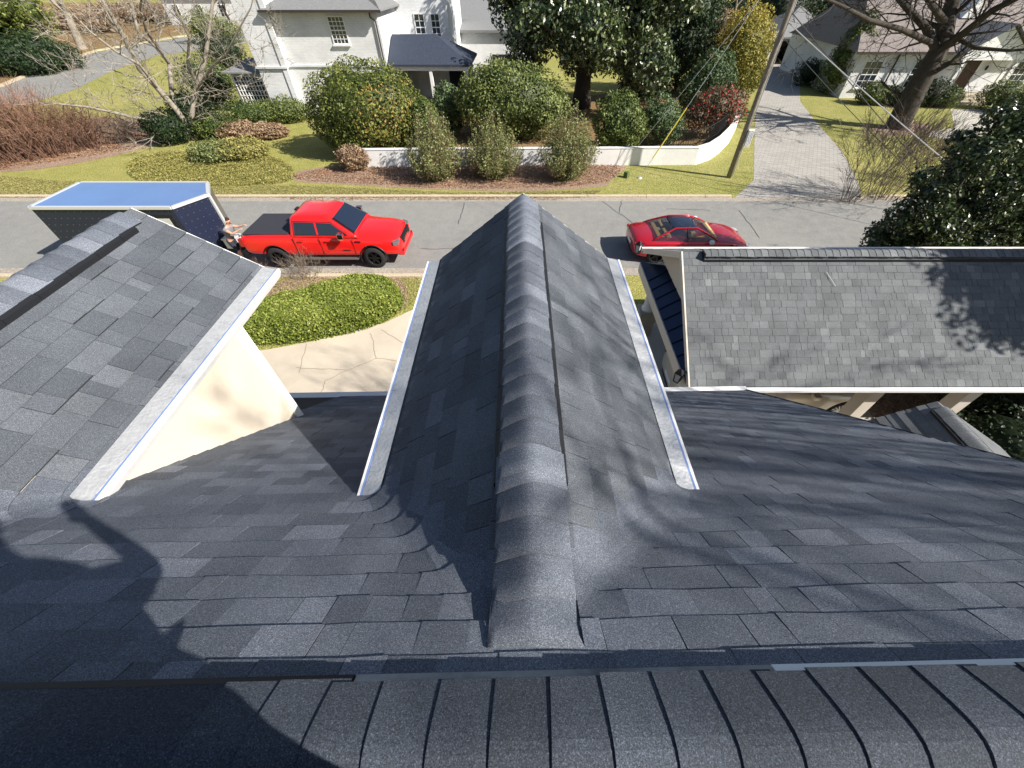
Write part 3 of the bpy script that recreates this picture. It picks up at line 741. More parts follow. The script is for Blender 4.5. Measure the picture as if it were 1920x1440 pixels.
# side wing with low roof beyond the right gable
wx, wz, whalf, wT, wf = 6.85, 3.12, 2.35, .60, 3.95
m = MB(); m.box(4.75, 8.9, -3, wf - .4, 0, 1.6); m.prism([(4.75, 1.6), (8.9, 1.6), (wx, wz - .2)], 'y', -3, wf - .4); wing = m.build('side_wing', M['stucco'], house)
m = MB(); ar = math.atan(wT); gw = random.Random(2)
for s in (-1, 1):
    for k in range(19):
        h0, h1 = k * .143 * math.cos(ar), (k + 1) * .143 * math.cos(ar)
        W = widths(gw, -1.0, wf)
        for y0, y1 in zip(W, W[1:]):
            tab(m, Vector((wx + s * h0, y0, wz - wT * h0)), Vector((wx + s * h0, y1, wz - wT * h0)), Vector((wx + s * h1, y1, wz - wT * h1)), Vector((wx + s * h1, y0, wz - wT * h1)), Vector((s * math.sin(ar), 0, math.cos(ar))), (.010 if s < 0 and k % 2 else 0), tonerand(gw) * .8 + .1, True)
m.build('wing_roof', M['shingle_pale'], wing)
m = MB()
for s in (-1, 1): m.prism([(wx, wz - .015), (wx + s * 2.33, wz - wT * 2.33 - .015), (wx + s * 2.33, wz - wT * 2.33 - .08), (wx, wz - .08)], 'y', -3, wf - .01)
m.build('roof_deck', M['deck'], wing)
m = MB(); capstrip(m, (wx, -1, wz), (0, 1, 0), (1, 0, 0), 32, .149, .14, wT, .03, g=gw); m.build('ridge_cap', M['shingle_pale'], wing)
m = MB()
for s in (-1, 1): m = MB(); m.obox((wx + s * .16, 1.4, wz - wT * .16 + .03), (.014, 0, 0), (0, 2.4, 0), (0, 0, .022)); m.build('ridge_vent', M['vent'], wing)

# ---------------------------------------------------------------- carport
cpt = thing('carport', 'open carport with grey shingle roof on cream posts at the right', 'carport', (9.5, 7.5, 0), frame=True)
cx0, cx1 = 3.25, 15.7
ye, ze, yr, zr, yf, zf = 5.16, 2.29, 7.49, 3.93, 10.0, 2.66
T1 = (zr - ze) / (yr - ye); a1 = math.atan(T1); T2 = (zr - zf) / (yf - yr); a2 = math.atan(T2)
m = MB(); g = random.Random(8); nrow = int(math.hypot(zr - ze, yr - ye) / .1435)
for side in (0, 1):
    T_, a_, s = (T1, a1, -1) if side == 0 else (T2, a2, 1)
    nr = nrow if side == 0 else 19
    n_ = Vector((0, s * math.sin(a_), math.cos(a_))); Ltot = math.hypot(zr - ze, yr - ye) if side == 0 else math.hypot(zr - zf, yf - yr)
    for k in range(nr):
        h0, h1 = Ltot * k / nr * math.cos(a_), Ltot * (k + 1) / nr * math.cos(a_)
        W = widths(g, cx0, cx1)
        for x0, x1 in zip(W, W[1:]):
            gp_ = .003
            ex = (g.random() < .4) * .004
            v = [Vector((x0 + gp_, yr + s * h0, zr - T_ * h0)), Vector((x1 - gp_, yr + s * h0, zr - T_ * h0)), Vector((x1 - gp_, yr + s * h1, zr - T_ * h1)), Vector((x0 + gp_, yr + s * h1, zr - T_ * h1))]
            tab(m, *v, n_, ex, tonerand(g))
m.build('roof', M['shingle_pale'], cpt)
m = MB(); m.prism([(yr, zr - .012), (ye, ze - .012), (ye, ze - .07), (yr, zr - .09), (yf, zf - .07), (yf, zf - .012)], 'x', cx0 + .01, cx1 - .01); m.build('roof_deck', M['shade_in'], cpt)
m = MB(); capstrip(m, (cx0 + .42, yr, zr + .01), (1, 0, 0), (0, 1, 0), 80, .149, .15, .58, .03, g=g); m.build('ridge_cap', M['shingle_pale'], cpt)
m = MB()
m.box(cx0 + .42, cx1, yr - .19, yr - .16, zr - T1 * .16 - .015, zr - T1 * .16 + .028); m.box(cx0 + .40, cx0 + .425, yr - .18, yr, zr - .09, zr + .045)
m.build('ridge_vent', M['vent'], cpt)
m = MB()
m.box(cx0 - .06, cx1, ye - .10, ye - .005, ze - .075, ze - .012); m.box(cx0 - .06, cx1, yf + .005, yf + .11, zf - .12, zf)
m.build('gutter', M['white'], cpt, bevel=.006)
m = MB()
for (ya, za, yb_, zb) in ((yr, zr, ye - .1, ze - T1 * .1), (yr, zr, yf + .1, zf - T2 * .1)):
    m.prism([(ya, za + .012), (yb_, zb + .012), (yb_, zb - .13), (ya, za - .14)], 'x', cx0 - .035, cx0 - .004)
m.build('rake_board', mat('cream_trim', (.62, .57, .50), .7), cpt)
M['cream'] = bpy.data.materials['cream_trim']
m = MB(); m.prism([(ye + .15, ze + .02), (yf - .15, zf - .06), (yr, zr - .1)], 'x', cx0 + .42, cx0 + .5); m.build('gable_wall', M['cream'], cpt)
m = MB(); px0, px1 = cx0 - .03, cx0 + .42; pz = ze - .03
m.add([(px0, ye, pz), (px0, yf, pz), (px1, yf - .75, pz + .32), (px1, ye + .85, pz + .32)], [(0, 3, 2, 1)])
y = ye + .9
while y < yf - .7:
    m.bar((px0, y, pz + .012), (px1, y, pz + .332), .022, .03); y += .42
m.build('pent_roof', M['seam_metal'], cpt)
m = MB()
m.box(cx0 - .05, cx0 + .25, ye - .0, yf, ze - .32, ze - .05); m.box(cx0 + .25, cx1, ye + .26, ye + .50, ze - .26, ze - .10); m.box(cx0 + .25, cx1, yf - .27, yf - .02, ze - .32, ze - .05)
m.build('beam', M['cream'], cpt, bevel=.01)
def column(x, y, top, sq=False):
    m = MB()
    if sq:
        m.box(x - .14, x + .14, y - .14, y + .14, .0, top); m.box(x - .17, x + .17, y - .17, y + .17, top - .12, top); m.box(x - .17, x + .17, y - .17, y + .17, 0, .2)
        return m.build('post', M['cream'], cpt, bevel=.01)
    m.lathe([(.0, .86), (.19, .86), (.19, .92), (.165, .95), (.15, .97), (.145, 1.1), (.125, top - .12), (.14, top - .1), (.17, top - .05), (.17, top), (0, top)], (x, y, 0), n=20)
    c = m.build('column', M['white'], cpt, smooth=True)
    m = MB(); m.box(x - .23, x + .23, y - .23, y + .23, 0, .80); m.box(x - .27, x + .27, y - .27, y + .27, .80, .86); m.build('pedestal', M['stone'], c, bevel=.01)
column(cx0 + .42, yf - .35, ze - .32)
column(cx0 + .3, ye + .2, ze - .32)
for x in (5.45, 7.5, 9.6, 11.7, 13.8): column(x, ye + .38, ze - .26, True)
for x in (6.5, 9.6, 12.7): column(x, yf - .2, ze - .32, True)
def lantern(x, y, z):
    m = MB()
    m.lathe([(.0, .20), (.035, .17), (.11, .10), (.115, .085), (0, .085)], (x, y, z), n=4); m.lathe([(0, -.17), (.075, -.165), (.08, -.15), (0, -.14)], (x, y, z), n=4)
    for a in range(4):
        an = a * math.pi / 2; c, s_ = math.cos(an), math.sin(an)
        m.bar((x + c * .10, y + s_ * .10, z + .09), (x + c * .072, y + s_ * .072, z - .15), .014, .014)
    m.bar((x, y, z + .12), (x + .16, y, z + .12), .02, .02)
    l_ = m.build('lantern', M['black'], cpt)
    m = MB(); m.lathe([(.088, .083), (.064, -.145)], (x, y, z), n=4); m.build('lantern_glass', M['lamp_clear'], l_)
lantern(cx0 - .16, ye + .28, ze + .02); lantern(cx0 - .17, yf + .04, zf + .02)
# thin loose stick lying on the carport roof
p0, p1 = Vector((6.2, 7.1, 3.69)), Vector((6.35, 6.85, 3.52))
m = MB(); m.bar(p0, p1, .006, .006); tag(m.build('metal_strip', M['galv']), 'short pale metal strip lying on the carport shingles near the ridge', 'debris')
sheet('carport_floor', [Vector((3.1, 5.0, 0)), Vector((9.2, 5.0, 0)), Vector((9.2, 10.1, 0)), Vector((3.1, 10.1, 0))], .010, 'slab', 'concrete floor under the carport', 'floor')
#@@VEHICLES
# ---------------------------------------------------------------- vehicles
def loft_rings(mb, rings, closed_ends=True):
    n = len(rings[0]); b = len(mb.v); mb.v += [tuple(p) for r in rings for p in r]
    for i in range(len(rings) - 1):
        for k in range(n):
            mb.f.append((b + i * n + k, b + i * n + (k + 1) % n, b + (i + 1) * n + (k + 1) % n, b + (i + 1) * n + k)); mb.t.append(.5); mb.m.append(mb.mi)
    if closed_ends:
        mb.f.append(tuple(b + k for k in range(n))[::-1]); e = b + (len(rings) - 1) * n; mb.f.append(tuple(e + k for k in range(n))); mb.t += [.5, .5]; mb.m += [mb.mi] * 2
def body_loft(st, name, material, parent, arches, sub=2):
    """st rows: x, half width, z bottom, z shoulder, z centre top"""
    rings = []
    for (x, hw, zb, zs, zc) in st:
        h = [(0, zb), (hw * .80, zb), (hw * .96, zb + .05), (hw * .995, zb + .22 * (zs - zb) + .03), (hw, zb + .55 * (zs - zb)), (hw * .985, zb + .84 * (zs - zb)), (hw * .93, zs), (hw * .80, zs + (zc - zs) * .55), (hw * .42, zc), (0, zc)]
        ring = [(x, y, z) for y, z in h] + [(x, -y, z) for y, z in h[-2:0:-1]]
        rings.append(ring)
    m = MB(); loft_rings(m, rings); o = m.build(name, material, parent)
    bm = bmesh.new(); bm.from_mesh(o.data); bmesh.ops.recalc_face_normals(bm, faces=bm.faces); bm.to_mesh(o.data); bm.free()
    s = o.modifiers.new('s', 'SUBSURF'); s.levels = s.render_levels = sub; bake(o)
    cut = MB()
    for (x, z, r) in arches:
        for s_ in (-1, 1):
            y0 = s_ * 1.3; y1 = s_ * .62
            cut.lathe([(0, min(y0, y1)), (r, min(y0, y1)), (r, max(y0, y1)), (0, max(y0, y1))], (x, 0, z), 'y', 28)
    c = cut.build('cutter', material)
    bm = bmesh.new(); bm.from_mesh(c.data); bmesh.ops.remove_doubles(bm, verts=bm.verts, dist=1e-5); bmesh.ops.recalc_face_normals(bm, faces=bm.faces); bm.to_mesh(c.data); bm.free()
    mod = o.modifiers.new('b', 'BOOLEAN'); mod.object = c; mod.operation = 'DIFFERENCE'; mod.solver = 'EXACT'
    c.location = (0, 0, 0)
    if parent: c.parent = parent
    bake(o); bpy.data.objects.remove(c)
    me = o.data
    bm = bmesh.new(); bm.from_mesh(me); 
    for f in bm.faces: f.smooth = True
    for e in bm.edges:
        if len(e.link_faces) == 2 and e.calc_face_angle(0) > R(38): e.smooth = False
    bm.to_mesh(me); bm.free()
    if me.materials: me.materials.clear()
    me.materials.append(material)
    me.polygons.foreach_set('material_index', np.zeros(len(me.polygons), dtype=np.int32))
    return o
def wheel(parent, x, y, r, wd, rimr, rimmat, spokes, side):
    m = MB(); m.lathe([(rimr, -wd / 2), (r * .93, -wd / 2), (r, -wd * .33), (r, wd * .33), (r * .93, wd / 2), (rimr, wd / 2), (rimr * .97, 0), (rimr, -wd / 2)], (x, y, r), 'y', 32)
    t = m.build('wheel', M['rubber'], parent, smooth=True)
    m = MB(); yo = y + side * wd * .36
    m.lathe([(rimr * 1.02, side * wd * .12), (rimr * .97, side * .0), (rimr * .93, -side * .03)], (x, yo, r), 'y', 32)
    m.lathe([(0, side * .02), (rimr * .22, side * .015), (rimr * .24, -side * .02)], (x, yo, r), 'y', 16)
    m.lathe([(0, -side * .07), (rimr * .95, -side * .07)], (x, yo, r), 'y', 24)
    for i in range(spokes):
        a = 2 * math.pi * i / spokes; c, s_ = math.cos(a), math.sin(a)
        m.bar((x + c * rimr * .15, yo, r + s_ * rimr * .15), (x + c * rimr * .97, yo - side * .01, r + s_ * rimr * .97), rimr * (.28 if spokes < 9 else .07), .03, up=(0, 1, 0))
    m.build('rim', rimmat, t)
def quadpanel(parent, name, pts, material, th=.012, outward=None):
    """thin panel polygon from 3d pts"""
    P = [Vector(p) for p in pts]; n = (P[1] - P[0]).cross(P[2] - P[0]).normalized()
    if outward is not None and n.dot(Vector(outward)) < 0: P = P[::-1]; n = -n
    m = MB(); k = len(P)
    m.add([p + n * th for p in P] + [p - n * .01 for p in P], [tuple(range(k))] + [(i, i + k, (i + 1) % k + k, (i + 1) % k) for i in range(k)])
    return m.build(name, material, parent)

# --- pickup
pc = G(611, 470, .8); PKX, PKY = -7.72, 14.45
pk = thing('pickup_truck', 'bright red crew cab pickup with black bed cover parked facing right', 'pickup truck', (PKX, PKY, 0))
st = [(-2.95, .88, .62, 1.12, 1.14), (-2.90, .97, .55, 1.24, 1.26), (-2.5, 1.00, .50, 1.28, 1.29), (-1.1, 1.00, .48, 1.29, 1.30), (-.95, 1.00, .46, 1.27, 1.30), (.6, 1.00, .46, 1.25, 1.28), (1.35, 1.00, .46, 1.22, 1.32), (1.8, 1.00, .48, 1.16, 1.31), (2.4, .98, .50, 1.12, 1.26), (2.72, .94, .48, 1.06, 1.18), (2.90, .86, .50, .98, 1.04), (2.97, .74, .56, .86, .90)]
body_loft(st, 'body', M['red'], pk, [(-1.80, .42, .50), (1.86, .42, .50)])
# cab
def cab_ring(x0, x1, hw, z, r=.16, n=5):
    P = []
    for (cx_, cy_, a0) in ((x1 - r, hw - r, 0), (x0 + r, hw - r, 90), (x0 + r, -hw + r, 180), (x1 - r, -hw + r, 270)):
        for i in range(n + 1):
            a = R(a0 + 90 * i / n); P.append((cx_ + r * math.cos(a), cy_ + r * math.sin(a), z))
    return P
m = MB(); loft_rings(m, [cab_ring(-1.06, 1.50, .95, 1.18, .08), cab_ring(-1.03, 1.36, .93, 1.30, .09), cab_ring(-.90, .62, .78, 1.82, .14), cab_ring(-.84, .52, .73, 1.885, .16), cab_ring(-.70, .38, .60, 1.92, .2), cab_ring(-.3, .05, .25, 1.93, .12)])
cab = m.build('cab', M['red'], pk, smooth=True)
m = MB(); m.lathe([(0, 0), (0, 0)], n=3)
def cp_(x0f, zf_, s):   # point on cab side
    q = (zf_ - 1.30) / .52; return (x0f, s * (.93 + (.78 - .93) * q), zf_)
for s in (-1, 1):
    quadpanel(pk, 'side_window', [cp_(-.82, 1.33, s), cp_(-.02, 1.32, s), cp_(-.02, 1.72, s), cp_(-.74, 1.74, s)], M['carglass'], .012, (0, s, 0))
    quadpanel(pk, 'side_window', [cp_(.06, 1.32, s), cp_(1.06, 1.32, s), cp_(.58, 1.70, s), cp_(.06, 1.72, s)], M['carglass'], .012, (0, s, 0))
    quadpanel(pk, 'door_seam', [(-.94, s * .995, .58), (-.925, s * .995, .58), (-.925, s * .998, 1.24), (-.94, s * .998, 1.24)], M['black'], .008, (0, s, 0))
    quadpanel(pk, 'door_seam', [(.02, s * .995, .55), (.03, s * .995, .55), (.03, s * .998, 1.24), (.02, s * .998, 1.24)], M['black'], .008, (0, s, 0))
    quadpanel(pk, 'door_seam', [(1.22, s * .995, .6), (1.23, s * .995, .6), (1.23, s * .998, 1.2), (1.22, s * .998, 1.2)], M['black'], .008, (0, s, 0))
    quadpanel(pk, 'badge', [(1.32, s * .985, 1.07), (1.52, s * .985, 1.06), (1.52, s * .985, 1.10), (1.32, s * .985, 1.11)], M['black'], .02, (0, s, 0))
    quadpanel(pk, 'badge', [(.78, s * .995, .74), (1.06, s * .995, .74), (1.06, s * .995, .77), (.78, s * .995, .77)], M['black'], .01, (0, s, 0))
    for xh in (-.78, .22):
        m = MB(); m.box(xh, xh + .19, min(s * .99, s * 1.03), max(s * .99, s * 1.03), 1.10, 1.135); m.build('door_handle', M['red'], pk, bevel=.008)
    m = MB(); m.box(.84, 1.06, min(s * 1.08, s * 1.25), max(s * 1.08, s * 1.25), 1.27, 1.50); m.box(.9, .98, min(s * .9, s * 1.1), max(s * .9, s * 1.1), 1.28, 1.34)
    mi = m.build('mirror', M['chrome'], pk, bevel=.03)
    m = MB(); m.box(-.98, 1.25, min(s * .86, s * 1.03), max(s * .86, s * 1.03), .38, .43); m.build('running_board', M['diamond'], pk, bevel=.01)
    m = MB(); m.obox((2.78, s * .76, .98), (.10, s * -.055, -.01), (.0, .15, 0), (0, 0, .075)); m.build('headlight', M['lamp_dark'], pk, bevel=.02)
    m = MB(); m.box(2.88, 2.97, min(s * .62, s * .8), max(s * .62, s * .8), .60, .67); m.build('fog_lamp', M['black'], pk)
    m = MB(); m.box(-2.99, -2.80, min(s * .86, s * .995), max(s * .86, s * .995), .88, 1.18); m.build('tail_light', M['lamp_red'], pk, bevel=.02)
    for (xw, zz) in ((-1.80, .42), (1.86, .42)):
        m = MB(); prof = []
        for i in range(25):
            a = math.pi * (-.08 + 1.16 * i / 24); prof.append((xw + .515 * math.cos(a), s * .985, zz + .515 * math.sin(a)))
        m.tube(prof, [.022] * 25, 6); m.build('wheel_arch', M['black'], pk)
        wheel(pk, xw, s * .86, .42, .28, .26, M['rimdark'], 6, s)
quadpanel(pk, 'windshield', [(1.33, -.80, 1.335), (1.33, .80, 1.335), (.66, .64, 1.815), (.66, -.64, 1.815)], M['carglass'], .035, (1, 0, 1))
for s in (-1, 1):
    m = MB(); m.tube([(1.36, s * .86, 1.32), (.64, s * .69, 1.83)], [.018, .018], 6); m.build('windshield_trim', M['black'], pk)
    m = MB(); m.tube([cp_(-.86, 1.315, s), cp_(1.10, 1.305, s), cp_(.60, 1.735, s), cp_(-.78, 1.765, s), cp_(-.86, 1.315, s)], [.012] * 5, 5); m.build('window_trim', M['black'], pk)
quadpanel(pk, 'rear_window', [(-1.02, -.74, 1.34), (-1.02, .74, 1.34), (-.92, .62, 1.76), (-.92, -.62, 1.76)], M['carglass'], .02, (-1, 0, 0.2))
m = MB(); m.box(-2.80, -1.10, -.86, .86, 1.27, 1.335); m.build('bed_cover', M['bedcover'], pk, bevel=.02)
m = MB(); m.obox((2.925, 0, .92), (.030, 0, -.02), (0, .56, 0), (-.012, 0, .13)); gr = m.build('grille', M['black'], pk, bevel=.02)
m = MB()
for zz in (.86, .93, 1.00): m.box(2.945, 2.965, -.52, .52, zz - .012, zz + .012)
m.build('grille_bar', M['rimdark'], gr)
m = MB(); m.box(2.75, 3.0, -.84, .84, .46, .62); m.build('front_bumper', M['red'], pk, bevel=.05)
m = MB(); m.box(-3.06, -2.86, -.9, .9, .52, .68); m.build('rear_bumper', M['black'], pk, bevel=.03)
m = MB(); m.box(-.92, -.84, -.12, .12, 1.86, 1.91); m.build('brake_light', M['black'], pk)
m = MB(); m.bar((1.2, -.2, 1.36), (1.0, .35, 1.48), .02, .02); m.build('wiper', M['black'], pk)
m = MB(); m.box(-2.7, 2.5, -.5, .5, .38, .5); m.build('chassis', M['black'], pk)

# --- sleek cars
def car(name, label, loc, rz, Lh, W, H_, paint, wheelr, rimmat, spokes, glassroof=False, group=None, glass='carglass', seats=False):
    t = thing(name, label, 'car', loc, rz, group); hw = W / 2; q = H_ / 1.3
    zb = .20; L = Lh
    st = [(-L, hw * .62, .42, .70 * q, .76 * q), (-L * .985, hw * .84, .34, .80 * q, .90 * q), (-L * .90, hw * .95, .26, .86 * q, .965 * q), (-L * .72, hw, zb, .88 * q, .98 * q), (-L * .45, hw, zb, .88 * q, .96 * q), (0, hw * .98, zb, .86 * q, .93 * q), (L * .32, hw * .985, zb, .85 * q, .93 * q), (L * .55, hw, zb, .82 * q, .90 * q), (L * .78, hw * .98, zb, .74 * q, .80 * q), (L * .92, hw * .88, .24, .64 * q, .68 * q), (L * .985, hw * .70, .30, .54 * q, .57 * q), (L, hw * .5, .34, .48 * q, .5 * q)]
    ax = (-L * .60, L * .62)
    body_loft(st, 'body', paint, t, [(ax[0], wheelr, wheelr + .05), (ax[1], wheelr, wheelr + .05)])
    # greenhouse: shell of pillars/roof plus panes
    zl, zt = .87 * q, 1.27 * q
    xb0, xb1 = -L * .76, L * .42; xt0, xt1 = -L * .36, L * .04
    lo, hi_ = hw * .87, hw * .60
    def ring(f):
        e = f ** 1.15; z = zl + (zt - zl) * f; x0 = xb0 + (xt0 - xb0) * e; x1 = xb1 + (xt1 - xb1) * e; w_ = lo + (hi_ - lo) * f ** 1.3
        return x0, x1, w_, z
    rm = M['carglass'] if glassroof else paint
    rings = []
    for f in (0, .35, .7, .92): x0, x1, w_, z = ring(f); rings.append(cab_ring(x0, x1, w_, z, .22))
    m = MB()
    x0, x1, w_, z = ring(.95); rr = [cab_ring(x0, x1, w_, z - .01, .22), cab_ring(x0 + .06, x1 - .06, w_ - .05, z + .022, .2), cab_ring(x0 + .3, x1 - .25, w_ * .6, z + .045, .15)]
    loft_rings(m, rr); m.build('roof', rm, t, smooth=True)
    # glass shell
    m = MB(); rings = [cab_ring(*[(a) for a in (ring(f)[0], ring(f)[1], ring(f)[2], ring(f)[3])], .22) for f in (0, .3, .6, .95)]
    loft_rings(m, rings, False); m.build('window', M[glass], t, smooth=True)
    # roof rails / pillars in paint
    for s in (-1, 1):
        m = MB(); pts = []
        for (f, end) in ((0, 1), (.25, 1), (.5, 1), (.75, 1), (.97, 1)): x0, x1, w_, z = ring(f); pts.append((x1 - .10, s * (w_ - .05), z + .015))
        for (f, end) in ((.97, 0), (.75, 0), (.5, 0), (.25, 0), (0, 0)): x0, x1, w_, z = ring(f); pts.append((x0 + .10, s * (w_ - .05), z + .015))
        m.tube(pts, [.035] * len(pts), 8); m.build('pillar', paint, t, smooth=True)
        x0, x1, w_, z = ring(.5)
        m = MB(); a, b = ring(0), ring(.95); m.tube([(-.12 * L, s * (a[2] + .0), a[3]), (-.14 * L, s * (ring(.5)[2] + .01), ring(.5)[3]), (-.15 * L, s * (b[2]), b[3])], [.018] * 3, 6); m.build('door_pillar', M['black'], t)
        m = MB(); m.box(.20 * L, .27 * L, min(s * hw * .98, s * (hw * .98 + .17)), max(s * hw * .98, s * (hw * .98 + .17)), .88 * q, 1.0 * q); m.build('mirror', paint if not glassroof else M['white'], t, bevel=.03)
        m = MB(); m.obox((L * .93, s * hw * .68, .60 * q), (.10, -s * .07, -.01), (0, .12, 0), (0, 0, .045)); m.build('headlight', M['lamp_clear'], t, bevel=.015)
        m = MB(); m.obox((-L * .965, s * hw * .66, .76 * q), (.05, s * .03, 0), (0, hw * .24, 0), (0, 0, .05)); m.build('tail_light', M['lamp_red'], t, bevel=.015)
        m = MB(); m.box(-.1 * L, -.1 * L + .16, min(s * hw * .97, s * (hw + .015)), max(s * hw * .97, s * (hw + .015)), .70 * q, .73 * q); m.build('door_handle', paint, t)
        for xw in ax: wheel(t, xw, s * (hw - .14), wheelr, .23, wheelr * .74, rimmat, spokes, s)
    if seats:
        m = MB()
        for (xs_, zz) in ((-.05 * L, .0), (.0, 0)):
            pass
        for s in (-1, 1):
            m = MB(); m.obox((-.02 * L, s * .38, .93 * q), (.10, 0, .0), (0, .24, 0), (-.06, 0, .22)); m.obox((.10 * L, s * .38, .86 * q), (.25, 0, 0), (0, .24, 0), (0, 0, .06))
            m.build('seat', M['tan'], t, bevel=.03); m = MB(); m.obox((-.42 * L, s * .36, .95 * q), (.10, 0, .0), (0, .26, 0), (-.10, 0, .14)); m.build('seat', M['tan'], t, bevel=.03)
        m = MB(); m.box(.30 * L, .38 * L, -.6, .6, .9 * q, .965 * q); m.build('dashboard', M['tan'], t, bevel=.03); m = MB(); m.box(-.62 * L, -.46 * L, -.6, .6, .93 * q, .99 * q)
        m.build('parcel_shelf', M['tan'], t, bevel=.03)
    m = MB(); m.box(-L * .99, -L * .95, -hw * .55, hw * .55, .30, .42); m.build('rear_diffuser', M['black'], t)
    m = MB(); m.box(L * .93, L * .985, -hw * .35, hw * .35, .30, .46); m.build('grille', M['black'], t, bevel=.02)
    m = MB(); m.box(-L * 1.0, -L * .985, -.26, .26, .50, .62); m.build('number_plate', M['paper'], t)
    return t
c1 = G(1285, 485)
car('sports_coupe', 'low red sports coupe with black glass roof parked on the street', (6.38, 14.75, 0), R(1), 2.32, 1.95, 1.28, M['crimson'], .35, M['rimdark'], 5, True, glass='clearglass', seats=True)
car('sedan', 'champagne silver sedan parked under the carport', (6.3, 7.0, 0), R(-1.5), 2.58, 1.92, 1.44, M['silver'], .37, M['rimsilver'], 18)
gcar = G(1488, 118)
car('dark_car', 'dark car standing in the small garage at the end of the paved driveway', (gcar.x + .6, gcar.y + 2.2, 0), R(-95), 2.2, 1.8, 1.45, M['darkcar'], .34, M['rimdark'], 5)

# --- trailer
tr = thing('cargo_trailer', 'enclosed navy cargo trailer with metal roof coloured like reflected sky and pointed nose hitched behind the pickup', 'trailer', (-14.5, 14.6, 0))
TX, TY = -14.5, 14.6
y0, y1, xl, xn, xa = -1.12, 1.12, -2.75, 2.15, 2.80
zt, zb = 2.32, .45
pl = [(xl, y0), (xn, y0), (xa, 0), (xn, y1), (xl, y1)]
m = MB(); m.prism(pl, 'z', zb, zt); m.build('body', M['trailer_side'], tr)
m = MB(); m.prism([(xl + .07, y0 + .07), (xn - .03, y0 + .07), (xa - .09, 0), (xn - .03, y1 - .07), (xl + .07, y1 - .07)], 'z', zt + .002, zt + .03); m.build('roof', M['trailer_roof'], tr)
m = MB()
n5 = len(pl)
for i in range(n5):
    a, b = Vector((*pl[i], zt)), Vector((*pl[(i + 1) % n5], zt)); m.bar(a, b, .11, .09)
m.build('roof_trim', M['trailer_trim'], tr)
m = MB()
m.bar((xa, 0, zb), (xa, 0, zt - .045), .09, .09, up=(1, 0, 0)); m.build('nose_trim', M['trailer_trim'], tr)
m = MB(); n_ = Vector((y1, xa - xn, 0)).normalized(); a, b = Vector((xa, 0, 0)), Vector((xn, y1, 0)); off = Vector((b.y, -(b.x - a.x), 0)).normalized() * .012
m.add([Vector((*(a + off).xy, zb + .0)), Vector((*(b + off).xy, zb)), Vector((*(b + off).xy, zt - .06)), Vector((*(a + off).xy, zt - .06))], [(0, 1, 2, 3)]); m.build('stone_guard', M['diamond'], tr)
m = MB(); g = random.Random(1)   # rows of rivets
for i in range(22):
    for j in range(8):
        x = xl + .12 + i * .218; z = zb + .12 + j * .23
        m.box(x - .010, x + .010, y0 - .008, y0 + .002, z - .010, z + .010)
for i in range(6):
    for j in range(8):
        q = (i + .5) / 6; p = Vector((xn, y0, 0)).lerp(Vector((xa, 0, 0)), q); z = zb + .12 + j * .23
        m.box(p.x - .006, p.x + .014, p.y - .014, p.y + .006, z - .011, z + .011)
m.build('rivet', M['diamond'], tr)
quadpanel(tr, 'side_door', [(1.15, y0 - .012, .6), (1.95, y0 - .012, .6), (1.95, y0 - .012, 2.05), (1.15, y0 - .012, 2.05)], M['black'], .006, (0, -1, 0))
quadpanel(tr, 'door_panel', [(1.25, y0 - .02, .75), (1.83, y0 - .02, .75), (1.83, y0 - .02, 1.95), (1.25, y0 - .02, 1.95)], M['trailer_trim'], .006, (0, -1, 0))
m = MB(); m.bar((xn, y0 * .7, .42), (4.0, 0, .42), .1, .12); m.bar((xn, y1 * .7, .42), (4.0, 0, .42), .1, .12); m.bar((3.9, 0, .42), (4.2, 0, .47), .12, .12); m.build('drawbar', M['black'], tr)
m = MB(); m.tube([(3.5, 0, .05), (3.5, 0, .95)], [.035, .035], 8); m.bar((3.5, 0, .95), (3.72, 0, .98), .03, .03); m.build('jack', M['galv'], tr)
m = MB(); m.box(2.75, 3.2, -.55, -.1, .5, .85); m.box(2.72, 3.23, -.58, -.07, .85, .9); m.build('tool_box', M['trailer_trim'], tr, bevel=.01)
for s in (-1, 1):
    for xw in (-.85, .0): wheel(tr, xw, s * .98, .33, .2, .21, M['rimsilver'], 5, s)
m = MB()
for s in (-1, 1): m.box(-1.3, .45, min(s * 1.1, s * 1.25), max(s * 1.1, s * 1.25), .68, .75)
m.build('fender', M['trailer_trim'], tr, bevel=.01)
#@@BUILDINGS
# ---------------------------------------------------------------- neighbouring buildings
def window(parent, x0, x1, z0, z1, y, nx=3, nz=4, sill=True, fm='white', dx=(1, 0), ny=-1):
    """window in wall plane y (facing -y)"""
    m = MB(); f = .06
    m.box(x0 - f, x1 + f, y - .05, y + .02, z1, z1 + f); m.box(x0 - f, x1 + f, y - .05, y + .02, z0 - f, z0)
    m.box(x0 - f, x0, y - .05, y + .02, z0, z1); m.box(x1, x1 + f, y - .05, y + .02, z0, z1)
    for i in range(1, nx): x = x0 + (x1 - x0) * i / nx; m.box(x - .016, x + .016, y - .035, y, z0, z1)
    for i in range(1, nz): z = z0 + (z1 - z0) * i / nz; h = .03 if i * 2 == nz else .016; m.box(x0, x1, y - .038, y - .003, z - h, z + h)
    w_ = m.build('window', M[fm], parent)
    m = MB(); m.add([(x0, y - .012, z0), (x1, y - .012, z0), (x1, y - .012, z1), (x0, y - .012, z1)], [(0, 1, 2, 3)]); m.build('pane', M['glass'], w_)
    if sill: m = MB(); m.box(x0 - .12, x1 + .12, y - .14, y, z0 - .15, z0 - f - .002); m.build('sill', M['white'], w_)
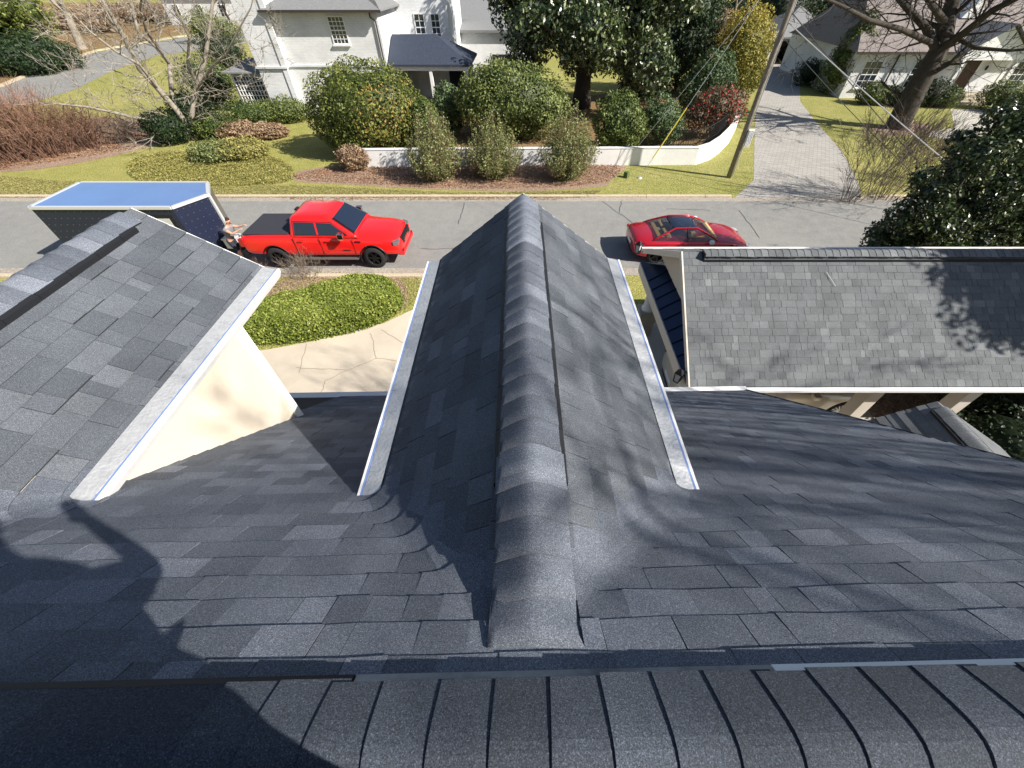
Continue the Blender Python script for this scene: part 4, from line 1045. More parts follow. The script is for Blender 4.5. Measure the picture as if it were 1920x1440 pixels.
def hip(mb, x0, x1, y0, y1, z, T, th=.12, gable=()):
    hy = (y1 - y0) / 2; ym = (y0 + y1) / 2; zt_ = z + hy * T
    a = x0 if 'l' in gable else x0 + hy; b = x1 if 'r' in gable else x1 - hy
    V = [(x0, y0, z), (x1, y0, z), (x1, y1, z), (x0, y1, z), (a, ym, zt_), (b, ym, zt_)]
    V2 = [(p[0], p[1], p[2] - th) for p in V[:4]]
    mb.add(V + V2, [(0, 1, 5, 4), (1, 2, 5), (2, 3, 4, 5), (3, 0, 4), (6, 7, 1, 0), (7, 8, 2, 1), (8, 9, 3, 2), (9, 6, 0, 3), (9, 8, 7, 6)])

# two-storey white house
hw_ = thing('white_house', 'two storey white painted house with grey roof and broad chimney', 'house', (-14, 40, 0), frame=True)
m = MB(); m.box(-17.6, -10.3, 36.2, 46, 0, 5.95); m.box(-12.2, -6.3, 41.5, 50, 0, 7.4)
m.box(-17.6, -10.3, 36.12, 36.2, 2.95, 3.07); m.build('wall', M['brickwhite'], hw_)
m = MB(); hip(m, -18.0, -9.9, 35.7, 46.5, 5.98, .5, .1); m.build('roof', M['roofgrey'], hw_)
m = MB(); m.box(-18.05, -9.85, 35.58, 35.7, 5.85, 5.98); m.build('gutter', mat('bronze', (.05, .04, .04), .5), hw_); M['bronze'] = bpy.data.materials['bronze']
m = MB(); m.prism([(-12.5, 7.45), (-6.0, 7.45), (-9.25, 9.6)], 'y', 41.2, 50.3); m.build('wing_roof', M['roofblue'], hw_)
m = MB(); m.box(-19.7, -17.62, 35.9, 37.6, 0, 7.2); m.prism([(-17.9, 0), (-17.55, 0), (-17.55, 6.9), (-17.9, 6.9)], 'y', 35.84, 35.95); m.box(-19.8, -17.5, 35.78, 37.7, 2.9, 3.02); m.build('chimney', M['brickwhite'], hw_)
m = MB(); m.tube([(-10.75, 36.05, 5.9), (-10.75, 36.05, 5.6), (-10.45, 36.1, 5.4), (-10.45, 36.1, .2)], [.05] * 4, 8); m.build('downspout', M['bronze'], hw_)
window(hw_, -13.7, -12.7, 4.25, 5.6, 36.2, 4, 6)
window(hw_, -14.2, -12.9, 1.0, 2.6, 36.2, 4, 6)
window(hw_, -8.9, -8.2, 3.9, 5.4, 41.5, 2, 4); window(hw_, -7.6, -7.0, 3.9, 5.4, 41.5, 2, 4)
# bay with lattice glass, left of the chimney
m = MB(); m.box(-22.4, -19.72, 36.6, 39.2, 0, 2.6); by = m.build('bay', M['brickwhite'], hw_)
m = MB(); hip(m, -22.75, -19.4, 36.2, 39.4, 2.62, .42, .08); m.build('bay_roof', M['roofgrey'], by)
m = MB(); m.add([(-22.2, 36.58, .3), (-19.9, 36.58, .3), (-19.9, 36.58, 2.35), (-22.2, 36.58, 2.35)], [(0, 1, 2, 3)]); m.build('bay_glass', M['glass'], by)
m = MB()
for i in range(11): x = -22.2 + 2.3 * i / 10; m.box(x - .025, x + .025, 36.52, 36.57, .3, 2.35)
for i in range(8): z = .3 + 2.05 * i / 7; m.box(-22.2, -19.9, 36.525, 36.565, z - .02, z + .02)
m.build('lattice', M['white'], by)
# porch with slate blue roof
po = thing('garden_porch', 'open porch with slate blue hipped roof on white posts beside the two storey house', 'porch', (-7, 38, 0), frame=True)
m = MB(); hip(m, -10.2, -4.2, 36.0, 41.4, 3.1, .52, .12, gable=('l',)); m.build('roof', M['roofblue'], po)
m = MB(); m.box(-10.1, -4.4, 36.2, 36.35, 2.72, 2.97); m.box(-4.55, -4.4, 36.35, 41.2, 2.72, 2.97); m.build('beam', M['white'], po)
for x in (-9.9, -7.2, -4.6): m = MB(); m.box(x - .11, x + .11, 36.15, 36.37, 0, 2.72); m.build('post', M['white'], po)
m = MB(); m.box(-9.3, -4.6, 41.0, 41.2, 0, 2.9); m.build('wall', M['brickwhite'], po)
m = MB(); m.box(-6.6, -5.4, 40.9, 40.98, 0, 2.2); m.build('door', M['navy'], po)
tb = thing('garden_table', 'low brown wooden table standing under the slate blue porch roof', 'table', (-7.8, 38.0, 0)); m = MB(); m.box(-.8, .8, -.4, .4, .7, .76); m.build('tabletop', M['stone'], tb)
for sx in (-.7, .7):
    for sy in (-.33, .33): m = MB(); m.box(sx - .04, sx + .04, sy - .04, sy + .04, 0, .7); m.build('leg', M['wood'], tb)
ga = thing('garage', 'white garage with flat grey roof behind the slate blue porch', 'garage', (-5, 51, 0), frame=True)
m = MB(); m.box(-8.5, .5, 48.2, 54, 0, 3.9); m.build('wall', M['brickwhite'], ga)
m = MB(); hip(m, -8.9, .9, 47.8, 54.4, 3.95, .16, .18); m.build('roof', M['roofgrey'], ga)
m = MB(); m.box(-3.4, -1.2, 48.12, 48.2, 0, 2.2); m.build('door', M['navy'], ga)
fh = thing('far_house', 'distant brick house with grey roof above the hedge top centre', 'house', (-10, 72, 0), frame=True)
m = MB(); m.box(-18, -2, 68, 78, 0, 3.2); m.build('wall', M['brick'], fh)
m = MB(); hip(m, -18.6, -1.4, 66.9, 78.6, 3.2, .5, .2); m.build('roof', M['roofgrey'], fh)
for x in (-16, -12, -8, -5): window(fh, x, x + 1.1, 1.1, 2.5, 68, 2, 3, False)

# long white house on the right
rh = thing('white_cottage', 'long single storey white house with brown roof and pedimented entry behind the oak', 'house', (38, 44, 0), frame=True)
Yw = 41.8
m = MB(); m.box(27.6, 62, Yw, 46.8, 0, 3.15); m.box(28.6, 62, 46.8, 56, 0, 3.0); m.build('wall', M['brickwhite'], rh)
m = MB(); m.add([(27.0, Yw - .5, 3.2), (62.5, Yw - .5, 3.2), (62.5, 48, 7.1), (29.6, 48, 7.1), (27.6, 54.5, 3.2), (62.5, 54.5, 3.2), (27.0, Yw - .5, 3.06), (62.5, Yw - .5, 3.06)], [(0, 1, 2, 3), (3, 2, 5, 4), (0, 3, 4), (6, 7, 1, 0)])
m.add([(28.2, 46.5, 3.05), (30.8, 46.5, 3.05), (30.8, 51, 5.2), (29.4, 51, 5.2), (28.2, 56, 3.05)], [(0, 1, 2, 3), (0, 3, 4)]); m.build('roof', M['roofbrown'], rh)
m = MB(); m.box(27.0, 46.5, Yw - .62, Yw - .5, 3.04, 3.2); m.build('gutter', M['bronze'], rh)
window(rh, 28.5, 29.9, .8, 2.5, Yw, 3, 4); window(rh, 32.7, 34.0, .8, 2.5, Yw, 3, 4); window(rh, 41.4, 42.8, .8, 2.5, Yw, 3, 4); window(rh, 29.0, 30.0, .9, 2.3, 47, 2, 4)
for x in (30.9,): m = MB(); m.tube([(x, Yw - .1, 3.1), (x, Yw - .1, .1)], [.06, .06], 8); m.build('downspout', M['black'], rh)
m = MB(); m.box(40.5, 41.2, Yw - .04, Yw, .7, 2.6); m.build('shutter', M['white'], rh); m = MB(); m.box(43.0, 43.7, Yw - .04, Yw, .7, 2.6); m.build('shutter', M['white'], rh)
m = MB(); m.box(35.3, 40.3, Yw - 1.2, Yw - 1.05, 2.75, 3.1); m.prism([(35.1, 3.1), (40.5, 3.1), (37.8, 4.8)], 'y', Yw - 1.15, Yw - 1.0); m.build('pediment', M['white'], rh)
m = MB(); m.add([(34.8, Yw - 1.5, 3.05), (37.8, Yw - 1.5, 4.95), (37.8, Yw + 3, 4.95), (34.8, Yw + 1, 3.05), (40.8, Yw - 1.5, 3.05), (40.8, Yw + 1, 3.05)], [(0, 1, 2, 3), (1, 4, 5, 2)]); m.build('porch_roof', M['roofgrey'], rh)
for x in (35.6, 40.0): m = MB(); m.box(x - .13, x + .13, Yw - 1.25, Yw - .99, .5, 2.75); m.build('post', M['white'], rh)
m = MB(); m.box(36.9, 38.1, Yw - .06, Yw, .55, 2.7); dd = m.build('door', M['doorwood'], rh)
m = MB(); m.box(36.75, 36.9, Yw - .12, Yw, .5, 2.7); m.box(38.1, 38.25, Yw - .12, Yw, .5, 2.7); m.box(36.75, 38.25, Yw - .12, Yw, 2.7, 2.85); m.build('door_frame', M['white'], dd)
m = MB(); m.box(35.4, 40.2, Yw - 1.6, Yw, 0, .5); m.box(35.9, 39.4, Yw - 2.0, Yw - 1.6, 0, .33); m.box(35.9, 39.4, Yw - 2.4, Yw - 2.0, 0, .16); m.build('step', M['stone'], rh)
for x in (36.3, 38.8):
    m = MB(); m.lathe([(0, .2), (.09, .1), (.08, -.12), (0, -.16)], (x, Yw - .15, 2.1), n=6); m.build('lantern', M['black'], rh)
# small dormer with round window
m = MB(); m.prism([(36.2, 5.0), (37.9, 5.0), (37.05, 6.4)], 'y', 44.2, 47); m.build('roof_dormer', M['white'], rh)
m = MB(); m.box(33.2, 34.2, 46.85, 47.8, 4.5, 8.4); m.build('chimney', M['brickwhite'], rh)
# little garage at the driveway's end
gp0 = G(1440, 122); gp1 = G(1532, 122)
sg = thing('small_garage', 'small open fronted garage with grey hipped roof at the end of the paved driveway', 'garage', ((gp0.x + gp1.x) / 2, gp0.y + 2, 0), frame=True)
X0, X1, Yg = gp0.x - .4, gp1.x + .3, gp0.y
m = MB(); m.box(X0, X0 + .2, Yg, Yg + 6.5, 0, 2.5); m.box(X1 - .2, X1, Yg, Yg + 6.5, 0, 2.5); m.box(X0 + .2, X1 - .2, Yg + 6.3, Yg + 6.5, 0, 2.5); m.box(X0 + .2, X1 - .2, Yg, Yg + .2, 2.15, 2.5); m.build('wall', M['cream'], sg)
m = MB(); hip(m, X0 - .5, X1 + .5, Yg - .6, Yg + 7, 2.52, .62, .14); m.build('roof', M['roofgrey'], sg)
m = MB(); m.box((X0 + X1) / 2 - .1, (X0 + X1) / 2 + .1, Yg, Yg + .2, 0, 2.15); m.build('post', M['cream'], sg)
# houses far left beyond the side street
for (px, py, w_, lab, wm, rm_) in ((425, 12, 8, 'grey roofed house glimpsed left of the broad white chimney', 'brickwhite', 'roofgrey'),):
    p = G(px, py + 30); t = thing('distant_house', lab, 'house', (p.x, p.y, 0))
    m = MB(); m.box(-w_, w_, -5, 5, 0, 4.4); m.build('wall', M[wm], t); m = MB(); hip(m, -w_ - .6, w_ + .6, -5.6, 5.6, 4.4, .5, .2); m.build('roof', M[rm_], t)
    for x in (-w_ + 1.5, -2, 2.5, w_ - 2.6): window(t, x, x + 1.2, 1.2, 2.8, -5, 2, 3, False)

# ---------------------------------------------------------------- low white wall, fence
base = [G(650, 312), G(700, 312), G(800, 311), G(950, 310), G(1140, 309), G(1240, 308), G(1300, 308), G(1325, 300), G(1345, 286), G(1362, 268), G(1375, 244), G(1382, 214)]
m = MB(); Wh = .88
def wall_strip(mb, P, w_, z0, z1):
    n = len(P); Lp, Rp = [], []
    for i, p in enumerate(P):
        d = (P[min(i + 1, n - 1)] - P[max(i - 1, 0)]); d.z = 0; d.normalize(); nn = Vector((-d.y, d.x, 0)) * w_ / 2
        Lp.append(p + nn); Rp.append(p - nn)
    V = [(*p.xy, z0) for p in Rp] + [(*p.xy, z1) for p in Rp] + [(*p.xy, z1) for p in Lp] + [(*p.xy, z0) for p in Lp]
    fs = []
    for i in range(n - 1):
        fs += [(i, i + 1, n + i + 1, n + i), (n + i, n + i + 1, 2 * n + i + 1, 2 * n + i), (2 * n + i, 2 * n + i + 1, 3 * n + i + 1, 3 * n + i)]
    fs += [(0, n, 2 * n, 3 * n), (n - 1, 4 * n - 1, 3 * n - 1, 2 * n - 1)]
    mb.add(V, fs)
wt = thing('garden_wall', 'low white rendered garden wall curving round the corner by the utility pole', 'wall', base[4])
ORG[wt.name] = Vector((base[4].x, base[4].y, 0))
wall_strip(m, base, .26, 0, Wh); m.build('wall', M['white'], wt)
m = MB(); wall_strip(m, base, .30, Wh + .001, Wh + .035); m.build('coping', M['brickwhite'], wt)
fe = thing('iron_fence', 'black iron picket fence standing just inside the curved white wall', 'fence', base[7]); ORG[fe.name] = Vector((base[7].x, base[7].y, 0))
m = MB(); P = [p + Vector((-.25, .35, 0)) for p in base[5:]]
Q = []
for a, b in zip(P, P[1:]):
    n_ = max(1, int((b - a).length / .13)); Q += [a.lerp(b, i / n_) for i in range(n_)]
for q in Q: m.box(q.x - .011, q.x + .011, q.y - .011, q.y + .011, .7, 1.75)
m.build('picket', M['black'], fe); m = MB()
for z in (.95, 1.65):
    for a, b in zip(P, P[1:]): m.bar(a + Vector((0, 0, z)), b + Vector((0, 0, z)), .03, .04)
m.build('rail', M['black'], fe)
#@@POLE
# ---------------------------------------------------------------- utility pole and wires
pb = G(1366, 333)
pole = thing('utility_pole', 'tall weathered wooden utility pole on the verge beside the paved driveway', 'utility pole', pb)
m = MB(); m.tube([(0, 0, -.2), (0.02, 0, 4), (.05, 0, 8), (.1, 0, 11.5)], [.135, .125, .115, .10], 14); m.build('post', M['wood'], pole, smooth=True)
m = MB(); m.box(.10, .40, -.16, -.10, 1.75, 2.35)
for i in range(4): m.tube([(.16 + i * .07, -.18, 1.55), (.16 + i * .07, -.18, 2.3)], [.025, .025], 6)
m.build('service_box', M['paper'], pole)
m = MB(); m.tube([(.17, -.05, .1), (.17, -.05, 7.5)], [.02, .02], 6); m.build('conduit', M['galv'], pole)
m = MB(); m.box(-1.3, 1.4, -.06, .06, 10.4, 10.55); m.build('crossarm', M['wood'], pole)
m = MB(); m.lathe([(0, 8.2), (.26, 8.2), (.27, 8.3), (.27, 9.1), (.2, 9.2), (0, 9.2)], (-.42, 0, 0), n=16); m.build('transformer', M['galv'], pole)
def wire(name, label, A, B, r=.02, sag=.4, mt='wire', n=16, group=None, cat='cable'):
    A, B = Vector(A), Vector(B); t = thing(name, label, cat, A, group=group); m = MB()
    P = [(B - A) * (i / n) - Vector((0, 0, sag * 4 * (i / n) * (1 - i / n))) for i in range(n + 1)]
    m.tube(P, [r] * (n + 1), 5); m.build('line', M[mt], t); return t
P0 = pb + Vector((.05, 0, 7.1))
wire('service_cable', 'thick pale overhead cable running from the pole towards the carport', at(1476, 40, pb.y), at(2300, 700, 9.5), .02, .3, 'galv')
wire('overhead_cable', 'thin dark overhead cable crossing in front of the white house', at(1482, 20, pb.y) + Vector((0, 0, .0)), at(2350, 960, 8.0), .018, .4)
wire('overhead_cable', 'thin dark cable dropping from the pole past the small garage roof', at(1470, 72, pb.y), at(2100, 640, 13), .015, .5)
anc = G(1199, 334)
t = thing('guy_wire', 'steel guy wire with yellow guard anchored in the verge near the mulch bed', 'guy wire', anc)
top = Vector((0.0, 0, 9.8)) + pb - anc
m = MB(); m.tube([(0, 0, 0), top], [.012, .012], 5); m.build('cable', M['galv'], t)
m = MB(); m.tube([top * .10, top * .33], [.03, .03], 6); m.build('guard', M['yellow'], t)
m = MB(); m.lathe([(0, .08), (.12, .05), (.16, 0)], n=8); m.build('anchor', M['galv'], t)
anc = G(1165, 312)
t = thing('guy_wire', 'thin steel guy wire reaching the ground in front of the white wall', 'guy wire', anc); m = MB(); top = Vector((0, 0, 9.0)) + pb - anc
m.tube([(0, 0, 0), top], [.010, .010], 5); m.build('cable', M['galv'], t)
m = MB(); m.lathe([(0, .3), (.16, .3), (.18, 0)], G(1174, 333), n=4); tag(m.build('utility_marker', M['f_pale']), 'small pale green utility cover in the grass beside the mulch bed', 'utility cover')
#@@PLANTS
# ---------------------------------------------------------------- plants across the street
def orange_patch(cx_, cz_, r):
    def f(P, tone, g):
        d = np.hypot(P[:, 0] - cx_, (P[:, 2] - cz_)) / r; k = (d < 1) & (g.random(len(P)) < .34 * (1 - d * .6)) & (P[:, 1] < 0.6)
        tone = tone.copy(); tone[k] = g.uniform(.9, 1, k.sum()); return tone
    return f
shrub('holly_bush', 'largest round clipped evergreen bush with orange tinted leaves, before the two storey house', (-9.5, 27.3, 0), 'bush', [(0, 0, 2.3, 3.3, 2.7, 2.25), (-1.2, .1, 1.7, 2.3, 2.2, 1.7), (1.2, .0, 1.7, 2.2, 2.2, 1.7), (0, 0, 1.1, 2.5, 2.3, 1.1)], 34000, .15, 'f_holly', 1, tonefn=orange_patch(1.6, 2.2, 1.7), shell=.84, lump=.11, corez=.8)
shrub('evergreen_bush', 'wide round green bush just right of the slate blue porch', (-1.0, 30.0, 0), 'bush', [(0, 0, 2.2, 3.4, 2.5, 1.95), (-1.4, .0, 2.0, 2.2, 2.0, 1.9), (1.5, .2, 1.7, 2.2, 2.0, 1.6), (-.4, -.4, 3.0, 1.8, 1.5, 1.2)], 22000, .16, 'f_osm', 2, shell=.8, lump=.14, corez=.74)
def vase(label, px, py, h, r, seed, matn='f_abelia', name='vase_shrub', group=None, n=230, leaf=.095, per=60, cone=1.0):
    b = G(px, py); t = thing(name, label, 'shrub', b, group=group); g = np.random.default_rng(seed); sm = MB(); C = []
    for i in range(n):
        a = g.uniform(0, 6.283); q = g.random() ** .6; rr = r * q; hh = h * (1 - .62 * q ** 1.7) * g.uniform(.72, 1.08)
        e = Vector((math.cos(a) * rr * cone, math.sin(a) * rr * cone, hh)); mid = Vector((math.cos(a) * rr * .85, math.sin(a) * rr * .85, hh * .38)) + Vector(g.normal(size=3) * .05)
        bb = Vector((math.cos(a) * .12, math.sin(a) * .12, 0)); sm.tube([bb, mid, e], [.012, .009, .004], 3)
        for s_ in np.linspace(.14, 1.0, per):
            p = bb * (1 - s_) ** 2 + mid * 2 * s_ * (1 - s_) + e * s_ * s_; j = .15 * (1.15 - .8 * s_)
            C.append(np.array(p) + g.normal(size=3) * j)
    C = np.array(C); N = g.normal(size=C.shape); N[:, 2] += .3; N /= np.linalg.norm(N, axis=1)[:, None]
    k = len(C); tone = np.clip(g.normal(.55, .2, k), 0, .86); red = g.random(k) < .06; tone[red] = 1.0
    C[:, 2] = np.maximum(C[:, 2], .04); LL = leaf * g.uniform(.7, 1.4, k)
    leaf_mesh('foliage', C, N, LL, LL * .5, tone, M[matn], t); sm.build('stem', M['browntwig'], t)
vase('leftmost of the three upright wispy shrubs in the mulch bed', 822, 334, 3.4, 1.6, 21, group='upright shrubs in the mulch bed')
vase('middle one of the three upright wispy shrubs in the mulch bed', 928, 330, 3.1, 1.7, 22, group='upright shrubs in the mulch bed')
vase('rightmost and widest of the three upright wispy shrubs, by the white wall', 1062, 333, 3.4, 1.75, 23, group='upright shrubs in the mulch bed')
shrub('laurel_shrub', 'upright glossy green shrub standing behind the white wall right of the wispy shrubs', (5.4, 27.4, 0), 'shrub', [(0, 0, 1.6, 1.45, 1.2, 1.55), (.6, .3, 1.2, 1.3, 1.1, 1.2)], 9000, .16, 'f_green', 5)
shrub('laurel_shrub', 'narrow green shrub between the largest round bush and the leftmost wispy shrub', (-6.0, 26.3, 0), 'shrub', [(0, 0, 1.5, .9, .9, 1.5)], 4500, .15, 'f_green', 6)
shrub('laurel_shrub', 'small green shrub in the gap between the two round bushes', (-5.3, 31, 0), 'shrub', [(0, 0, 1.5, 1.2, 1.0, 1.4)], 4000, .16, 'f_pale', 7)
shrub('grey_shrub', 'grey green loose shrub behind the wall, left of the red leaved shrub', (8.3, 28.6, 0), 'shrub', [(0, 0, 1.5, 1.3, 1.1, 1.3), (.8, .3, .9, 1.0, 1.0, .9)], 5500, .14, 'f_pale', 8, spread=.9)
shrub('red_shrub', 'red leaved shrub behind the curve of the white wall', (12.2, 29.9, 0), 'shrub', [(0, 0, 1.9, 1.5, 1.2, 1.1), (1.0, .4, 1.7, 1.1, 1.0, 1.0), (-1.2, -.2, 1.3, .9, .8, .8)], 6500, .15, 'f_red', 9, spread=1, shell=.5, corez=.4, tonefn=lambda P, t, g: np.where(g.random(len(t)) < .12, 1.0, t * .85))
shrub('pale_shrub', 'bluish green shrub rising behind the red leaved shrub', (13.6, 35.5, 0), 'shrub', [(0, 0, 2.2, 1.6, 1.4, 1.9), (-1.2, 0, 1.6, 1.2, 1.2, 1.4)], 6500, .2, 'f_pale', 10)
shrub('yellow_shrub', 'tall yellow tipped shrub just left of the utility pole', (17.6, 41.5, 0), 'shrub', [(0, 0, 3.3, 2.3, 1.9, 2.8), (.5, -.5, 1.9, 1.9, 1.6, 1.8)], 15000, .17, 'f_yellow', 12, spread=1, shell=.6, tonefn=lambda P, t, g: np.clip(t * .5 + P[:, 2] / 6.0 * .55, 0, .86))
for i, (x, y, h, r, lab) in enumerate(((13.5, 44, 7.5, 2.6, 'dark narrow evergreen left of the yellow tipped shrub'), (9.8, 41, 4.8, 2.2, 'dark evergreen in the shade right of the big magnolia'), (21.5, 66, 8, 3.0, 'dark evergreen beyond the yellow tipped shrub'), (33.0, 70, 9, 4.5, 'dark evergreen mass behind the small garage'), (42, 74, 9, 4.5, 'dark evergreen behind the long white house roof'))):
    shrub('evergreen_tree', lab, (x, y, 0), 'tree', [(0, 0, h * .42, r, r, h * .42), (.2, 0, h * .7, r * .7, r * .7, h * .3)], 9000, .26, 'f_dark', 30 + i, spread=.9, lump=.25)
# the big magnolia
def big_tree(name, label, base, trunk_h, tr_, blobs, n, L, matn, seed, barkm='darkbark', group=None, **kw):
    t = thing(name, label, 'tree', base, group=group); g = random.Random(seed); m = MB()
    m.tube([(0, 0, -.1), (0, 0, trunk_h * .3), (.1, 0, trunk_h)], [tr_ * 1.35, tr_, tr_ * .75], 12)
    for b in blobs:
        a = Vector((0, 0, trunk_h * g.uniform(.4, .95))); e = Vector(b[:3]); m.tube([a, a.lerp(e, .5) + Vector((0, 0, .3)), e], [tr_ * .4, tr_ * .25, .04], 7)
    m.build('trunk', M[barkm], t, smooth=True)
    make_crown('crown', blobs, n, L, M[matn], t, seed, **kw); return t
g = random.Random(14); bl = []
for i in range(30):
    a = g.uniform(0, 6.28); q = math.sqrt(g.random()) * 6.6; z = g.uniform(2.9, 10.5); sc = math.sqrt(max(.1, 1 - ((z - 6) / 7.5) ** 2))
    bl.append((math.cos(a) * q * sc, math.sin(a) * q * sc * .85, z, g.uniform(1.6, 2.5), g.uniform(1.6, 2.4), g.uniform(1.3, 2.0)))
big_tree('magnolia_tree', 'huge glossy dark green magnolia at top centre behind the round bush', (4.4, 38.5, 0), 5.0, .62, bl, 62000, .30, 'f_mag', 15, spread=.95, lump=.28, shell=.55, corez=.45, tonefn=lambda P, t, g: np.where(g.random(len(t)) < .16, 1.0, np.clip(t + g.normal(size=len(t)) * .15, 0, .86)))

# left: multi-stem bare tree (limb outlines given real depth)
b = G(357, 262)
def L_(pts): return [at(px, py, b.y + dy) - b for (px, py, dy) in pts]
limbs = [(L_([(358, 245, 0), (330, 205, -.3), (295, 165, -.6), (262, 130, -1), (235, 75, -1.2), (210, 30, -1.5), (180, -20, -1.5)]), .19, 3),
         (L_([(355, 240, 0), (338, 215, .4), (322, 175, .8), (318, 120, 1.2), (290, 85, 1.5), (258, 60, 1.6), (248, 10, 2), (240, -40, 2)]), .16, 3),
         (L_([(352, 238, 0), (310, 228, -.8), (260, 222, -1.4), (200, 208, -1.8), (160, 200, -2.1), (110, 195, -2.4)]), .13, 2),
         (L_([(358, 235, 0), (362, 195, .3), (370, 165, .6), (385, 110, 1), (392, 60, 1.4), (398, 10, 1.6), (405, -40, 2)]), .16, 3),
         (L_([(372, 165, .6), (395, 128, 0), (425, 100, -.6), (445, 60, -1), (470, 15, -1)]), .08, 2),
         (L_([(370, 160, .6), (352, 120, 0), (355, 70, -.5), (330, 20, -1), (320, -30, -1)]), .09, 3),
         (L_([(295, 165, -.6), (260, 120, -2), (215, 95, -2.6), (170, 60, -3), (130, 20, -3.2)]), .085, 3),
         (L_([(318, 120, 1.2), (275, 60, 0), (262, 20, -.5), (270, -30, -1)]), .09, 3),
         (L_([(392, 165, .4), (420, 172, -.4), (450, 160, -1)]), .05, 2)]
bare_tree('bare_tree', 'pale barked leafless tree forking low above the far verge at left', b, 10, .24, 41, 5, trunk_h=.06, limbs=limbs, spread=.7, minr=.011)
def at_ground(px, py): p = G(px, py); return (p.x, p.y, 0)
shrub('juniper', 'dark low evergreen behind the fork of the pale bare tree', at_ground(330, 268), 'shrub', [(0, 0, .9, 1.5, 1.2, .95), (.9, 1.8, 1.3, 1.4, 1.3, 1.2)], 7000, .15, 'f_dark', 51)
for i, (px, py, r, h, mt, lab) in enumerate(((408, 300, 1.45, .95, 'f_abelia', 'leftmost olive green low shrub at the foot of the pale bare tree'), (455, 296, 1.5, 1.0, 'f_cover', 'rounded olive green shrub right of the bare tree trunk'), (420, 258, 1.6, 1.4, 'f_green', 'green shrub behind the two olive shrubs'), (475, 235, 1.8, 1.5, 'f_green', 'broad green shrub below the lattice bay window'), (540, 228, 1.6, 1.5, 'f_osm', 'green shrub at the left foot of the largest round bush'), (545, 200, 1.4, 2.4, 'f_cover', 'yellow green loose shrub against the white chimney'), (400, 190, 2.2, 3.0, 'f_green', 'tall green shrub left of the bay window'), (455, 262, 1.3, 1.0, 'f_dry', 'tan ornamental grass clump among the green shrubs'), (505, 258, 1.2, .8, 'f_dry', 'pinkish tan dry shrub left of the largest round bush'), (425, 130, 2.4, 3.2, 'f_dark', 'dark shrub beyond the bay window'))):
    shrub('garden_shrub', lab, at_ground(px, py), 'shrub', [(0, 0, h * .5, r, r * .85, h * .55), (r * .4, .2, h * .4, r * .7, r * .7, h * .5)], 4200, .13 if i < 6 else .17, mt, 60 + i, spread=.9)
def twig_bush(label, px, py, r, h, n, seed, mt='browntwig', name='twiggy_shrub', lean=0, group=None, tw=.012, dep=2):
    p = G(px, py); t = thing(name, label, 'shrub', p, group=group); g = random.Random(seed); m = MB()
    for i in range(n):
        a = g.uniform(0, 6.28); q = g.random() * r * .5; bb = Vector((math.cos(a) * q, math.sin(a) * q, 0))
        d = Vector((math.cos(a) * q / r * 1.6 + lean + g.gauss(0, .2), math.sin(a) * q / r * 1.2 + g.gauss(0, .2), 1.2))
        grow(m, bb, d, h * .55 * g.uniform(.7, 1.15), tw, dep, g, .22, .05, (2, 3), 3, tw * .6, 3, .7, .45)
    m.build('stem', M[mt], t); return t
twig_bush('leftmost dense brown leafless shrub behind the trailer', 20, 300, 3.2, 3.2, 160, 71, group='brown leafless shrubs by the side street', tw=.02)
twig_bush('middle brown leafless shrub left of the pale bare tree', 100, 290, 2.4, 2.8, 120, 72, group='brown leafless shrubs by the side street', tw=.02)
twig_bush('small brown leafless shrub closest to the pale bare tree', 165, 276, 2.0, 2.0, 80, 73, group='brown leafless shrubs by the side street', tw=.018)
twig_bush('low dark twisted shrub on the mulch beside the pale bare tree', 243, 265, 1.4, 1.5, 30, 74, 'twig', tw=.018)
twig_bush('sparse leafless shrub at the foot of the paved driveway, by the right magnolia', 1592, 378, 1.3, 2.9, 24, 75, 'twig', tw=.012, dep=3)
twig_bush('larger tangled leafless shrub right of the paved driveway', 1650, 372, 1.9, 3.0, 42, 76, 'twig', tw=.012, dep=3)
twig_bush('bronze leafless shrub between the lawn and the right magnolia', 1730, 345, 1.8, 1.8, 40, 77, 'browntwig', tw=.012, dep=3)
shrub('dry_shrub', 'small dry tan shrub hiding the left end of the white wall', at_ground(668, 318), 'shrub', [(0, 0, .6, .9, .7, .65)], 2500, .12, 'f_dry', 171, spread=.95)
# groundcover
def cover(name, label, poly, n, L, matn, hgt, seed, kind='stuff', cat='ground cover'):
    P = [Vector(p) for p in poly]; xs = [p.x for p in P]; ys = [p.y for p in P]; g = np.random.default_rng(seed); C = []
    def inside(x, y):
        c = False; j = len(P) - 1
        for i in range(len(P)):
            if (P[i].y > y) != (P[j].y > y) and x < (P[j].x - P[i].x) * (y - P[i].y) / (P[j].y - P[i].y) + P[i].x: c = not c
            j = i
        return c
    while len(C) < n:
        x, y = g.uniform(min(xs), max(xs)), g.uniform(min(ys), max(ys))
        if inside(x, y): C.append((x, y, .02 + g.random() * hgt * (1 + .5 * math.sin(x * 3) * math.cos(y * 4))))
    C = np.array(C); N = g.normal(size=C.shape) * .7; N[:, 2] = np.abs(N[:, 2]) + .6; N /= np.linalg.norm(N, axis=1)[:, None]
    k = len(C); LL = L * g.uniform(.6, 1.4, k); o = leaf_mesh(name, C, N, LL, LL * .45, np.clip(g.normal(.45, .2, k), 0, .86), M[matn])
    o['kind'] = kind; o['label'] = label; o['category'] = cat; return o
cover('ground_cover', 'yellow green trailing ground cover on the far verge left of the mulch bed', smooth_poly(gp((240, 300), (330, 283), (470, 290), (530, 300), (560, 325), (545, 345), (420, 352), (280, 350), (240, 330)), 2), 26000, .09, 'f_cover', .15, 81)
